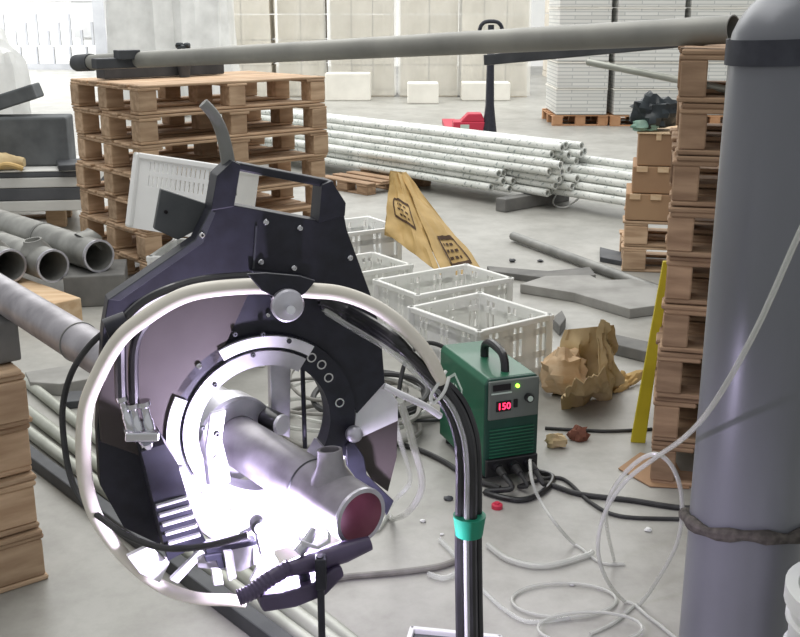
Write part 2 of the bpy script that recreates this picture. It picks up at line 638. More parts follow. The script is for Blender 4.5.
blk = MB().box(Z(127, 54.5, 5.24), (0.115, 0.07, 0.045), Matrix.Rotation(R(38), 3, 'Z'))
slab('steel_bar', 'short dark steel bar lying against the front of the long pipe at its left end', 'steel bar', Z(116, 63, 5.24), (0.23, 0.07, 0.05), R(38), M['steel_dark'])
tag(build(blk, 'steel_block', M['steel_dark'], smooth=False, bevel=0.004), 'small dark steel block set upright at the left end of the long pipe', 'steel block')

# dark bar just under the pipe at the right
a = Z(487, 60, 4.15)
b = Z(718, 43, 3.25)
b.z = 9 * RH + 0.024
tag(build(MB().bar(a, b, 0.035, 0.04), 'angle_bar', M['steel_dark'], smooth=False, bevel=0.003),
    'dark square steel bar running just beneath the right half of the long pipe', 'steel bar')
# thin tube through the top right pallet
a = Z(588, 62, 3.65)
b = Z(745, 93, 3.25)
tag(build(MB().pipe(a, b, 0.012, 0.009, 14), 'thin_tube', M['pale_tube']), 'thin pale tube slanting down behind the top of the right pallet stack', 'tube')

# ------------------------------------------------------------------ far goods
FARY = 13.85


def pack_stack(x0, x1, y, layers, label, depth=1.0):
    w = x1 - x0
    pallet((x0 - 0.03, y, 0), 0, w + 0.06, depth, 0.14, f'orange brown wooden pallet under {label[1]}', 'pallets under the white packs', M['wood_orange'], 5)
    t = thing('pack_stack', label[0], 'stacked packs', ((x0 + x1) / 2, y + depth / 2, 0.14), 0, 'stacks of white packs')
    z = 0.14
    for i in range(layers):
        build(MB().box(((x0 + x1) / 2 + random.uniform(-.01, .01), y + depth / 2, z + 0.165), (w, depth, 0.32)), 'layer', M['packs'], t, smooth=False, bevel=0.01)
        build(MB().box(((x0 + x1) / 2, y + depth / 2, z + 0.328), (w + 0.015, depth + 0.015, 0.014)), 'divider', M['white_block'], t, smooth=False)
        z += 0.335


pack_stack(2.02, 2.68, FARY, 6, ('tall stack of thin white packs, the left one behind the long pipe', 'the left stack of white packs'))
pack_stack(2.76, 3.6, FARY - 0.05, 6, ('tall stack of thin white packs behind the bag on the cartons', 'the stack of white packs behind the bag'))
pack_stack(3.68, 4.5, FARY - 0.05, 6, ('tall stack of thin white packs farthest right, mostly behind the right pallets', 'the rightmost stack of white packs'))


def wrapped_load(x0, x1, y, nx, nz, ch, label, zb=0.12):
    t = thing('wrapped_load', label, 'wrapped goods', ((x0 + x1) / 2, y + 0.5, 0), 0, 'film wrapped loads at the back')
    w = (x1 - x0) / nx
    build(MB().box(((x0 + x1) / 2, y + 0.5, zb / 2), (x1 - x0, 0.9, zb)), 'base_board', M['wrapped'], t, smooth=False)
    for i in range(nx):
        for k in range(nz):
            build(MB().box((x0 + w * (i + .5), y + 0.5 + random.uniform(-.02, .02), zb + ch * (k + .5)), (w - 0.014, 0.95, ch - 0.014)), 'carton', M['wrapped'], t, smooth=False, bevel=0.01)
    # film: a pleated sheet hanging over front and sides
    f = MB()
    n, mz = 28, 6
    top = zb + ch * nz + 0.02
    vs = []
    for i in range(n + 1):
        x = x0 - 0.03 + (x1 - x0 + 0.06) * i / n
        off = 0.04 + 0.035 * noise.noise((x * 3.1, y, 0.3)) + 0.02 * math.sin(x * 17)
        for k in range(mz + 1):
            vs.append((x + 0.03 * noise.noise((x * 2, k * .7, 1)), y - 0.03 - off * (1.0 - 0.1 * k), 0.03 + top * k / mz))
    fs = [(i * (mz + 1) + k, (i + 1) * (mz + 1) + k, (i + 1) * (mz + 1) + k + 1, i * (mz + 1) + k + 1) for i in range(n) for k in range(mz)]
    f.add(vs, fs)
    build(f, 'film', M['film'], t)


BY = 18.6
wrapped_load(-3.15, -2.2, BY - 0.3, 2, 5, 0.42, 'film wrapped load of pale cartons, directly right of the draped stack')
wrapped_load(-2.1, -1.3, BY, 2, 5, 0.42, 'film wrapped load of pale cartons above the right end of the left pallets')
wrapped_load(-1.2, -0.1, BY, 3, 5, 0.42, 'film wrapped load of pale cartons behind the first white block')
wrapped_load(0.0, 1.0, BY, 2, 5, 0.42, 'film wrapped load of pale cartons behind the middle white block')
wrapped_load(1.05, 2.2, BY - 0.1, 3, 5, 0.42, 'film wrapped load of pale cartons behind the pallet truck handle')
wrapped_load(3.3, 4.6, 24.0, 3, 5, 0.42, 'film wrapped load of pale cartons far back beside the white packs')

# draped white stack, left
t = thing('draped_stack', 'tall stack of goods draped in white plastic sheet behind the left pallets', 'covered goods', (-3.27, 15.6, 0))
build(MB().box((-3.27, 15.7, 1.1), (1.55, 1.1, 2.2)), 'goods', M['white_block'], t, smooth=False)
f = MB()
n, mz = 60, 10
vs = []
per = [(-4.08, 16.2), (-4.08, 15.08), (-2.46, 15.08), (-2.46, 16.2)]
lens = [1.12, 1.66, 1.12]
for i in range(n + 1):
    s = sum(lens) * i / n
    k = 0
    while k < 2 and s > lens[k]:
        s -= lens[k]
        k += 1
    p = Vector(per[k]).lerp(Vector(per[k + 1]), s / lens[k])
    nx = (Vector((-1, 0)), Vector((0, -1)), Vector((1, 0)))[k]
    for q in range(mz + 1):
        h = q / mz
        o = 0.08 * noise.noise((i * 0.45, h * 1.2, 2.0)) + 0.10 * (1.1 - h) * abs(math.sin(i * 0.5)) - 0.02
        vs.append((p.x + nx.x * o, p.y + nx.y * o, 0.02 + 2.25 * h))
f.add(vs, [(i * (mz + 1) + q, (i + 1) * (mz + 1) + q, (i + 1) * (mz + 1) + q + 1, i * (mz + 1) + q + 1) for i in range(n) for q in range(mz)])
build(f, 'sheet', M['film_bag'], t)

# white blocks on the floor in front of the loads
for px, py, w, h, lab in ((348, 101, 0.75, 0.45, 'white block on the floor, left one below the long pipe'),
                          (423, 104, 0.5, 0.33, 'white block on the floor, middle one below the long pipe'),
                          (486, 101, 0.8, 0.30, 'white block on the floor behind the pallet truck')):
    p = G(px, py)
    o = build(MB().box((p.x, p.y + 0.2, h / 2), (w, 0.4, h)), 'white_block', M['white_block'], smooth=False, bevel=0.02)
    tag(o, lab, 'block', 'white blocks by the wrapped loads')

# small green plant tuft peeking above the long pipe (stands on the bars of the left stack)
p = Z(183, 47, 6.05)
pl = thing('potted_sprig', 'small dark green sprig showing above the long pipe on the left stack', 'plant', (p.x, p.y, ltop))
build(MB().lathe((p.x, p.y, ltop), (0, 0, 1), [(0.03, 0), (0.04, 0.07)], 14), 'pot', M['steel_dark'], pl)
build(MB().tube([(p.x, p.y, ltop + .06), (p.x, p.y, p.z)], 0.004, 6), 'stem', M['bag_black'], pl)
for i in range(14):
    a = i * 2.4
    q = Vector((p.x + 0.025 * math.cos(a), p.y + 0.025 * math.sin(a), p.z + 0.012 * math.sin(i * 1.7)))
    build(MB().sphere(q, 0.02, 8, (1, 0.7, 0.8)), 'leaf', M['bag_black'], pl)

# ------------------------------------------------------------------ pallet truck
p = G(489, 143)
t = thing('pallet_truck', 'red pallet truck with tall black handle behind the pile of pipes', 'pallet truck', (p.x, p.y, 0))
top = Z(490, 25, 11.65)
top.x, top.y = p.x, p.y + 0.12
lowz = 0.42
build(MB().tube([(p.x, p.y, 0.12), (p.x, p.y + .02, lowz), (p.x, p.y + 0.1, top.z)], [0.085, 0.05, 0.035], 12), 'tiller', M['black'], t)
hh = top.z
loop = spl([(p.x - 0.11, p.y + .1, hh - 0.17), (p.x - 0.125, p.y + .1, hh - 0.05), (p.x - 0.07, p.y + .1, hh + 0.03), (p.x + 0.07, p.y + .1, hh + 0.03), (p.x + 0.125, p.y + .1, hh - 0.05), (p.x + 0.11, p.y + .1, hh - 0.17)], 6)
build(MB().tube(loop, 0.022, 8), 'handle_loop', M['black'], t)
build(MB().box((p.x - 0.2, p.y + 0.12, 0.14), (0.42, 0.3, 0.2)).prism([(p.x - .33, p.y - .02, .24), (p.x - .05, p.y - .02, .24), (p.x - .09, p.y - .02, .33), (p.x - .24, p.y - .02, .33)], (0, .22, 0)), 'pump_housing', M['red'], t, smooth=False, bevel=0.01)
build(MB().box((p.x - 0.28, p.y - .035, 0.16), (0.1, 0.01, 0.1)), 'plate_mark', M['pale'], t, smooth=False)
for s in (-1, 1):
    build(MB().cyl((p.x - 0.1 + s * 0.07 - 0.03, p.y, 0.08), (p.x - 0.1 + s * 0.07 + 0.03, p.y, 0.08), 0.08, 18), 'wheel', M['rubber'], t)
    build(MB().box((p.x - 0.2 + s * 0.2, p.y + 0.85, 0.1), (0.16, 1.2, 0.06)), 'fork', M['red'], t, smooth=False)

# ------------------------------------------------------------------ pile of film-wrapped pipes
A0 = Vector((0.78, 8.0, 0))
DIR = Vector((-0.669, 0.743, 0)).normalized()
PERP = Vector((0.743, 0.669, 0)).normalized()
pd = 0.064
pipes = []
NTH = ['first', 'second', 'third', 'fourth', 'fifth', 'sixth', 'seventh', 'eighth', 'ninth']
LAYER = ['bottom', 'second', 'third', 'fourth', 'fifth', 'sixth', 'top']
rows = [9, 9, 9, 8, 7, 6, 4]
for r_, nrow in enumerate(rows):
    for c in range(nrow):
        off = (r_ % 2) * 0.5
        pp = (c + off) * pd + r_ * 0.008
        if r_ >= 3:
            pp += 0.045 * (r_ - 2)
        zz = 0.1 + pd / 2 + r_ * pd * 0.87
        # the right-hand ends form three clusters
        if c <= 1 and r_ in (0, 1, 2):
            se = 0.0 + random.uniform(-0.06, 0.12)
        elif c <= 3:
            se = -0.35 + random.uniform(-0.15, 0.08)
        elif r_ < 4:
            se = random.choice((-0.45, -0.95, -1.0, -1.05)) + random.uniform(-0.06, 0.06)
        else:
            se = random.choice((-0.1, -0.4, -0.8)) + random.uniform(-0.1, 0.1)
        pipes.append((pp, zz, se, r_, c))
random.seed(11)
for pp, zz, se, r_, c in pipes:
    skew = 0.0
    a = A0 + PERP * pp + DIR * se + Vector((0, 0, zz))
    b = A0 + PERP * (pp + skew * 5) + DIR * (4.6 + random.uniform(-.3, .3)) + Vector((0, 0, zz))
    o = build(MB().pipe(a, b, pd / 2 - 0.002, pd / 2 - 0.012, 14), 'wrapped_pipe', M['printed'])
    tag(o, f'white film wrapped pipe, {NTH[c]} from the front in the {LAYER[r_]} layer of the pile', 'pipe', 'wrapped pipes in the pile')
# dunnage
q = G(318, 187)
pallet((q.x, q.y, 0), R(-47), 0.62, 0.75, 0.1, 'wooden pallet lying under the left half of the pipe pile', None, M['wood_dark'], 5)
q = A0 + DIR * (-0.15) + PERP * 0.2
slab('timber_bearer', 'dusty grey timber bearer under the right ends of the pipe pile', 'timber', (q.x, q.y, 0.05), (0.75, 0.1, 0.098), math.atan2(PERP.y, PERP.x), M['slab_edge'])
st = spl([Z(556, 168, 8.3), Z(560, 185, 8.2), G(553, 203, 0.02), G(566, 207, 0.015), Z(582, 195, 8.05), Z(592, 180, 8.1), Z(596, 186, 8.08)], 8)
tag(build(MB().tube(st, 0.007, 6), 'binding_strap', M['white_plastic']), 'loose white binding strap hanging round the ends of the pipe pile', 'strap')

# ------------------------------------------------------------------ cartons and bag at the right
C0 = Vector((1.28, 5.9, 0))
for i in range(2):
    pallet((C0.x + 0.0, C0.y, i * 0.15), R(-11), 0.9, 0.5, 0.15, ('lower' if i == 0 else 'upper') + ' of the two wooden pallets under the brown cartons', 'pallets under the cartons', M['wood'], 6)
zc_ = 0.3
CR = Matrix.Rotation(R(-12), 3, 'Z')
for i, (hh, dx, lab) in enumerate(((0.155, 0.0, 'bottom'), (0.155, 0.03, 'middle'), (0.18, 0.05, 'top'))):
    base = Vector((C0.x + dx, C0.y, zc_))
    T = lambda x, y, z: base + CR @ Vector((x, y, z))
    t = thing('carton', f'brown carton box, {lab} of the three stacked on pallets', 'carton', base, 0, 'brown cartons stacked on pallets')
    build(MB().box(T(0.42, 0.2, hh / 2), (0.84, 0.4, hh - 0.004), CR), 'body', M['carton'], t, smooth=False, bevel=0.006)
    for j in range(5):
        xx = 0.05 + j * 0.115
        if lab == 'top':
            build(MB().box(T(xx + 0.06, -0.002, hh - 0.015), (0.028, 0.006, 0.04), CR), 'tape', M['timber'], t, smooth=False)
        else:
            build(MB().box(T(xx, -0.004, hh - 0.016), (0.06, 0.012, 0.03), CR), 'lid_tab', M['timber'], t, smooth=False)
    zc_ += hh
build(MB().box(base + CR @ Vector((0.42, 0.2, hh + 0.003)), (0.86, 0.42, 0.006), CR), 'lid', M['timber'], t, smooth=False)

p = Vector((C0.x + 0.14, C0.y + 0.12, zc_ + 0.006))
t = thing('crumpled_bag', 'crumpled black bag with pale green cloth lying on the top carton', 'bag', p)


def blob(c, r, sc, amp, fr, seed, n=22, flat=True):
    mb = MB()
    mb.sphere((0, 0, 0), 1.0, n)
    out = MB()
    vs = []
    for v in mb.v:
        k = 1 + amp * noise.noise(v * fr + Vector((seed, seed * 2, 0))) + amp * 0.5 * noise.noise(v * fr * 2.3 + Vector((seed, 0, 5)))
        w = Vector((v.x * r * sc[0] * k, v.y * r * sc[1] * k, v.z * r * sc[2] * k))
        if flat:
            w.z = max(w.z, -r * sc[2] * 0.75)
        vs.append(Vector(c) + w)
    return out.add(vs, mb.f)


build(blob(p + Vector((0.02, 0, 0.09)), 0.115, (1.15, 0.9, 0.85), 0.5, 2.2, 3.0, 26), 'bag', M['bag_black'], t)
build(blob(p + Vector((-0.05, -0.07, 0.03)), 0.06, (1.3, 0.7, 0.55), 0.5, 2.5, 9.0, 22), 'cloth', M['bag_green'], t)

# yellow plank leaning on the right stack
a = G(638, 443)
b = Z(667, 262, 3.45)
pw = 0.05
nrm = (b - a).normalized()
side = Vector((1, -0.15, 0)).normalized()
back = nrm.cross(side).normalized()
poly = [a - side * pw / 2, a + side * pw / 2, b + side * 0.012, b - side * 0.012]
tag(build(MB().prism(poly, back * 0.02), 'yellow_plank', M['yellow'], smooth=False, bevel=0.002), 'narrow yellow plank leaning against the right pallet stack', 'plank')

# ------------------------------------------------------------------ goods at the far left
# layered boards on a low wooden base
bx, by = -2.78, 7.3
zz = 0.15
pallet((-3.55, 6.95, 0), R(12), 1.25, 0.8, 0.15, 'wooden pallet under the layered boards at the left edge', None, M['wood'], 5)
q12 = Matrix.Rotation(R(8), 3, 'Z')
names = [('layer_white', 0.075, 'pale', 'lowest pale'), ('layer_dark', 0.085, 'dark', 'lower dark'), ('layer_white', 0.07, 'pale', 'upper pale'), ('layer_dark', 0.035, 'dark', 'upper dark'), ('layer_white', 0.012, 'pale', 'thin top')]
for mname, h, _, w in names:
    o = build(MB().box((bx + random.uniform(-.015, .015), by, zz + h / 2), (1.36, 0.75, h - 0.003), q12), 'board_bundle', M[mname], smooth=False, bevel=0.006)
    tag(o, f'{w} board in the layered stack at the left edge', 'board', 'layered boards at the left edge')
    zz += h
btop = zz
cf = Z(28, 121, 7.2)
slab('foam_block', 'large dark grey foam block standing on the layered boards at left', 'foam block', (-2.58, 7.28, btop + 0.165), (0.62, 0.26, 0.33), R(6), M['foam'], bev=0.015)
slab('foam_slab', 'tilted dark grey foam slab leaning on top of the foam block', 'foam slab', (-2.66, 7.3, btop + 0.44), (0.4, 0.24, 0.1), R(6), M['foam'], (0, R(-17)), 0.012)
t = thing('paper_bundle', 'crushed tan paper bundle lying on the layered boards at left', 'paper bundle', (-2.74, 7.0, btop))
mb = MB()
n = 14
vs = []
for i in range(n + 1):
    s = i / n
    for j in range(12):
        a_ = 2 * PI * j / 12
        rr = 0.11 * (1 - 0.75 * s) * (1 + 0.25 * noise.noise((i * .5, j * .6, 3)))
        vs.append((-2.86 + 0.36 * s, 7.0 + rr * math.cos(a_), max(btop + 0.004, btop + 0.05 + rr * math.sin(a_) * 1.1)))
mb.add(vs, [(i * 12 + j, i * 12 + (j + 1) % 12, (i + 1) * 12 + (j + 1) % 12, (i + 1) * 12 + j) for i in range(n) for j in range(12)] + [tuple(range(12)), tuple(range(n * 12, n * 12 + 12))])
build(mb, 'wrapping', M['kraft'], t)
build(MB().tube(spl([(-2.66, 6.92, btop + .02), (-2.58, 6.9, btop + .05), (-2.5, 6.95, btop + .015)], 5), 0.018, 8), 'twisted_end', M['sack'], t)
slab('board_offcut', 'thin dark offcuts lying on the layered boards beside the pallets', 'offcut', (-2.2, 7.1, btop + 0.022), (0.22, 0.3, 0.04), R(20), M['steel_dark'])
# plastic bag further back
p = G(8, 92)
t = blob((-3.36, 8.9, 0.62), 0.42, (0.62, 0.62, 1.45), 0.35, 2.0, 5.0, 26)
tag(build(t, 'plastic_bag', M['film_bag']), 'big white plastic bag standing behind the foam block at left', 'bag')
p = Vector((-3.3, 8.4, 0))


# ------------------------------------------------------------------ branch pipes on timbers, left
def tee_run(end_px, end_py, zc, label, rad=0.083, az=R(-44), collar=1.35, stub=None, length=1.9):
    e = Z(end_px, end_py, zc)
    dirv = Vector((math.sin(az), math.cos(az), 0))
    t = thing('branch_pipe', label, 'pipe', (e.x, e.y, e.z - rad), 0, 'branch pipes on the timbers')
    b = e + dirv * length
    s1 = e + dirv * collar * 0.45
    build(MB().pipe(e, s1 - dirv * 0.004, rad, rad - 0.009, 30), 'branch_fitting', M['tee_pipe'], t)
    build(MB().pipe(s1 + dirv * 0.004, b, rad, rad - 0.009, 30), 'pipe_wall', M['tee_pipe'], t)
    build(MB().pipe(s1 - dirv * 0.012, s1 + dirv * 0.012, rad + 0.003, rad - 0.006, 30), 'weld_seam', M['steel'], t)
    build(MB().pipe(e - dirv * 0.004, e + dirv * 0.012, rad + 0.002, rad - 0.008, 30), 'end_lip', M['silver'], t)
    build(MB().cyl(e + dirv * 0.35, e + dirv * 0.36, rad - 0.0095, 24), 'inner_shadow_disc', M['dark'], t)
    if stub is not None:
        c = e + dirv * 0.17
        sd = Vector(stub).normalized()
        tip = c + sd * (rad + 0.045)
        build(MB().lathe(c + sd * (rad * 0.6), sd, [(0.082, 0), (0.07, 0.02), (0.05, 0.045), (0.046, 0.062), (0.038, 0.062), (0.034, 0.0)], 22, cap=False), 'outlet', M['tee_pipe'], t)
    return t, e, dirv


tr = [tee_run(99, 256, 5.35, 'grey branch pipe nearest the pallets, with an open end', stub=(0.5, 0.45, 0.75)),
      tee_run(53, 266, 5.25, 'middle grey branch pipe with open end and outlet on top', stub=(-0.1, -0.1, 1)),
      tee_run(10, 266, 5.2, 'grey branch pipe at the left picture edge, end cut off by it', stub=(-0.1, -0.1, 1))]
zb = [x[1].z - 0.083 for x in tr]
# timbers carrying them
slab('timber_bearer', 'light wooden timber lying across under the branch pipes', 'timber', ((tr[1][1].x - 0.1), tr[1][1].y - 0.08, min(zb[1], zb[2]) / 2 - 0.001), (0.75, 0.14, min(zb[1], zb[2]) - 0.002), R(-44) * 1.0 + 0.0, M['timber'])
slab('stone_block', 'dusty grey block under the branch pipe nearest the pallets', 'block', (tr[0][1].x - 0.05, tr[0][1].y + 0.1, zb[0] / 2 - 0.001), (0.3, 0.36, zb[0] - 0.002), R(12), M['slab_edge'])

# ------------------------------------------------------------------ white crates
def crate(c, L, W, H, rotz, label, group, m, tilt=0.0, name='plastic_crate', base=True, slots=True):
    """an open perforated crate: rim, floor and four lattice sides"""
    t = thing(name, label, 'crate', c, 0, group)
    q = Matrix.Rotation(rotz, 3, 'Z') @ Matrix.Rotation(tilt, 3, 'Y')
    c = Vector(c)
    T = lambda x, y, z: c + q @ Vector((x, y, z))
    th = 0.012
    rim = MB()
    for s in (-1, 1):
        rim.box(T(0, s * (W / 2 - th / 2), H - 0.012), (L + 0.02, th + 0.008, 0.024), q)
        rim.box(T(s * (L / 2 - th / 2), 0, H - 0.012), (th + 0.008, W + 0.02, 0.024), q)
    build(rim, 'rim', m, t, smooth=False, bevel=0.004)
    build(MB().box(T(0, 0, 0.01), (L - 0.02, W - 0.02, 0.02), q), 'bottom', m, t, smooth=False)
    for side in range(4):
        mb = MB()
        horiz = side < 2
        s = -1 if side % 2 == 0 else 1
        ln = L if horiz else W

        def put(u, z, du, dz, th=th):
            if horiz:
                mb.box(T(u, s * (W / 2 - th), z), (du, th * 0.7, dz), q)
            else:
                mb.box(T(s * (L / 2 - th), u, z), (th * 0.7, du, dz), q)
        n = int(ln / 0.034)
        put(0, 0.03, ln - .02, 0.06)
        put(0, H * 0.42, ln - .02, H * 0.1)
        put(0, H * 0.77, ln - .02, H * 0.1)
        for i in range(n + 1):
            u = -ln / 2 + 0.02 + (ln - 0.04) * i / n
            put(u, H / 2, 0.016 if i % 4 else 0.05, H - 0.03)
        o = build(mb, 'lattice_side', m, t, smooth=False)
        o['kind'] = 'stuff'
    for sx in (-1, 1):
        for sy in (-1, 1):
            build(MB().bar(T(sx * (L / 2 - .008), sy * (W / 2 - .008), 0.0), T(sx * (L / 2 - .008), sy * (W / 2 - .008), H), 0.03, 0.03), 'corner_post', m, t, smooth=False, bevel=0.006)
    return t


g = 'white crates on the floor'
crate((0.325, 4.12, 0), 0.44, 0.39, 0.275, R(-53), 'white perforated crate directly behind the green welder', g, M['crate'])
crate((0.20, 4.69, 0), 0.34, 0.54, 0.265, R(-55), 'white perforated crate behind the one at the green welder', g, M['crate'])
crate((-0.26, 4.98, 0), 0.34, 0.54, 0.26, R(-55), 'white perforated crate just left of the foot of the brown sack', g, M['crate'])
crate((-0.30, 5.75, 0), 0.36, 0.5, 0.30, R(-58), 'white perforated crate farthest back, left of the brown sack', g, M['crate_solid'])
zc1 = 0.235
ccen = Vector((-0.855, 4.40, 0))
crate((ccen.x + 0.06, ccen.y, 0.0), 0.46, 0.36, zc1, R(-4), 'white crate under the upright one before the left pallets', g, M['crate_solid'])
crate((ccen.x + 0.06, ccen.y, zc1 + 0.002), 0.46, 0.36, zc1, R(-6), 'middle white crate of the column before the left pallets', g, M['crate_solid'])
cz = 2 * zc1 + 0.062
# the topmost crate: solid sides with two rows of slots at the front
t = thing('plastic_crate', 'white crate with rows of slots, topmost before the left pallets', 'crate', (ccen.x + 0.0, ccen.y, cz), 0, g)
q = Matrix.Rotation(R(-14), 3, 'Z') @ Matrix.Rotation(R(6), 3, 'Y') @ Matrix.Rotation(R(-11), 3, 'X')
CL, CW, CH = 0.40, 0.34, 0.31
T = lambda x, y, z: Vector((ccen.x - 0.035, ccen.y, cz)) + q @ Vector((x, y, z))
fr = MB()
nslot = 15
z0, z1, z2, z3 = CH * 0.58, CH * 0.72, CH * 0.78, CH * 0.9
for a_, b_ in ((0, z0), (z1, z2), (z3, CH)):
    fr.box(T(0, -CW / 2, (a_ + b_) / 2), (CL, 0.012, b_ - a_), q)
for i in range(nslot + 1):
    u = -CL / 2 + 0.05 + (CL - 0.1) * i / nslot
    for a_, b_ in ((z0, z1), (z2, z3)):
        fr.box(T(u, -CW / 2, (a_ + b_) / 2), (0.013, 0.0115, b_ - a_), q)
for s in (-1, 1):
    fr.box(T(s * (CL / 2 - 0.03), -CW / 2, CH * 0.74), (0.06, 0.0118, CH * 0.36), q)
o = build(fr, 'slotted_front', M['crate_solid'], t, smooth=False)
o['kind'] = 'stuff'
build(MB().box(T(0, CW / 2, CH * .15), (CL, 0.012, CH * .3), q), 'back_wall', M['crate_solid'], t, smooth=False)
for s in (-1, 1):
    build(MB().box(T(s * CL / 2, 0, CH / 2), (0.012, CW, CH), q), 'side_wall', M['crate_solid'], t, smooth=False, bevel=0.003)
    build(MB().bar(T(s * CL / 2, -CW / 2, 0), T(s * CL / 2, -CW / 2, CH), 0.035, 0.035), 'corner_post', M['crate_solid'], t, smooth=False, bevel=0.01)
rim = MB()
for s in (-1, 1):
    rim.box(T(0, s * CW / 2, CH - 0.012), (CL + .03, 0.03, 0.024), q)
    rim.box(T(s * CL / 2, 0, CH - 0.012), (0.03, CW + .03, 0.024), q)
build(rim, 'rim', M['crate_solid'], t, smooth=False, bevel=0.005)
build(MB().box(T(0, 0, 0.008), (CL - .01, CW - .01, 0.016), q), 'bottom', M['crate_solid'], t, smooth=False)

# ------------------------------------------------------------------ brown paper sack leaning in a crate
t = thing('paper_sack', 'brown paper sack with two printed boxes leaning up from the crates', 'sack', Vector((0.12, 5.45, 0)))


PRINT_SIDE = 2.2


def sheet(corners, nu, nv, amp, seed, th, out):
    a, b, c, d = [Vector(p) for p in corners]      # a-b bottom, d-c top
    nn = (b - a).cross(d - a).normalized()
    vs = []
    for i in range(nu + 1):
        for j in range(nv + 1):
            u, v = i / nu, j / nv
            p = (a.lerp(b, u)).lerp(d.lerp(c, u), v)
            w = amp * (noise.noise((u * 3.3 + seed, v * 3.3, seed)) + 0.5 * noise.noise((u * 8 + seed, v * 7, 2))) * (1.0 if 0 < u < 1 or 1 else 0)
            vs.append(p + nn * w)
    k = len(vs)
    vs += [p + nn * th for p in vs]
    W_ = nv + 1
    fs = []
    for i in range(nu):
        for j in range(nv):
            q_ = (i * W_ + j, (i + 1) * W_ + j, (i + 1) * W_ + j + 1, i * W_ + j + 1)
            fs += [q_, tuple(x + k for x in q_[::-1])]
    edge = [i * W_ for i in range(nu + 1)] + [nu * W_ + j for j in range(1, W_)] + [i * W_ + nv for i in range(nu - 1, -1, -1)] + [j for j in range(nv - 1, 0, -1)]
    for x, y in zip(edge, edge[1:] + edge[:1]):
        fs.append((x, y, y + k, x + k))
    out.add(vs, fs)
    return lambda u, v, h=0.004: (a.lerp(b, u)).lerp(d.lerp(c, u), v) + nn * PRINT_SIDE * h + nn * amp * (noise.noise((u * 3.3 + seed, v * 3.3, seed)) + 0.5 * noise.noise((u * 8 + seed, v * 7, 2)))


sd = 5.35
Pt = lambda px, py, zc: Z(px, py, zc)
tip, tipr = Pt(390, 172, 5.62), Pt(402, 174, 5.66)
lft, lftb = Pt(381, 226, 5.5), Pt(388, 268, 5.42)
mid, rgt = Pt(442, 276, 5.2), Pt(487, 273, 5.45)
mb = MB()
f1 = sheet((Pt(386, 232, 5.45), mid, tipr, tip), 16, 16, 0.03, 1.3, 0.004, mb)
build(mb, 'front_panel', M['sack'], t)
mb = MB()
f2 = sheet((mid, rgt, tipr + Vector((0.012, 0.02, 0)), tipr), 12, 16, 0.022, 4.1, 0.004, mb)
build(mb, 'side_panel', M['sack'], t)
mb = MB()
sheet((rgt + Vector((-.03, .1, 0)), Pt(384, 235, 5.75), tip + Vector((0, .05, 0)), tipr + Vector((0.02, 0.05, 0))), 10, 12, 0.02, 7.7, 0.004, mb)
build(mb, 'back_panel', M['sack'], t)
for fn, (u0, u1, v0, v1) in ((f1, (0.2, 0.75, 0.36, 0.62)), (f2, (0.28, 0.78, 0.10, 0.34))):
    mb = MB()
    n = 8
    lw = 0.035
    for (ua, va, ub, vb) in ((u0, v0, u1, v0), (u0, v1, u1, v1), (u0, v0, u0, v1), (u1, v0, u1, v1)):
        vs = []
        du, dv = (0, lw) if va == vb else (lw, 0)
        for i in range(n + 1):
            u, v = ua + (ub - ua) * i / n, va + (vb - va) * i / n
            vs += [fn(u - du / 2, v - dv / 2), fn(u + du / 2, v + dv / 2)]
        mb.add(vs, [(2 * i, 2 * i + 1, 2 * i + 3, 2 * i + 2) for i in range(n)])
    for r_ in range(3):
        v = v0 + (v1 - v0) * (0.25 + 0.25 * r_)
        vs = []
        for i in range(n + 1):
            u = u0 + (u1 - u0) * (0.2 + 0.6 * i / n)
            vs += [fn(u, v - 0.012), fn(u, v + 0.012)]
        mb.add(vs, [(2 * i, 2 * i + 1, 2 * i + 3, 2 * i + 2) for i in range(n) if (i + r_) % 3])
    build(mb, 'printed_box', M['ink'], t)

# ------------------------------------------------------------------ slabs and bars on the floor, right of centre
tag(build(MB().pipe(G(513, 236, 0.035), G(672, 295, 0.03), 0.028, 0.022, 18), 'floor_tube', M['steel']), 'long dusty grey tube lying on the floor towards the cartons', 'tube')


def floor_slab(pts, h, label, m=M['slab'], z=0.0, name='floor_slab'):
    poly = [G(x, y, z + h) for x, y in pts]
    poly = [Vector((p.x, p.y, z + 0.001)) for p in poly]
    return tag(build(MB().prism(poly, (0, 0, h)), name, m, smooth=False, bevel=0.004), label, 'slab')


floor_slab([(520, 284), (545, 276), (590, 275), (600, 280), (640, 279), (668, 290), (668, 304), (630, 309), (575, 293)], 0.05, 'wide flat dusty grey slab lying beside the crates')
floor_slab([(487, 266), (548, 271), (590, 267), (596, 275), (548, 278), (490, 271)], 0.035, 'narrow warped grey strip behind the wide slab', M['slab_edge'])
floor_slab([(600, 247), (626, 253), (626, 262), (600, 257)], 0.03, 'small dark grey offcut beside the carton pallets', M['steel_dark'])
floor_slab([(614, 334), (664, 345), (664, 356), (614, 344)], 0.05, 'grey metal offcut between cardboard and yellow plank', M['slab_edge'])
floor_slab([(552, 318), (562, 310), (566, 318), (560, 326)], 0.05, 'small grey chunk beside the front crate', M['slab_edge'])

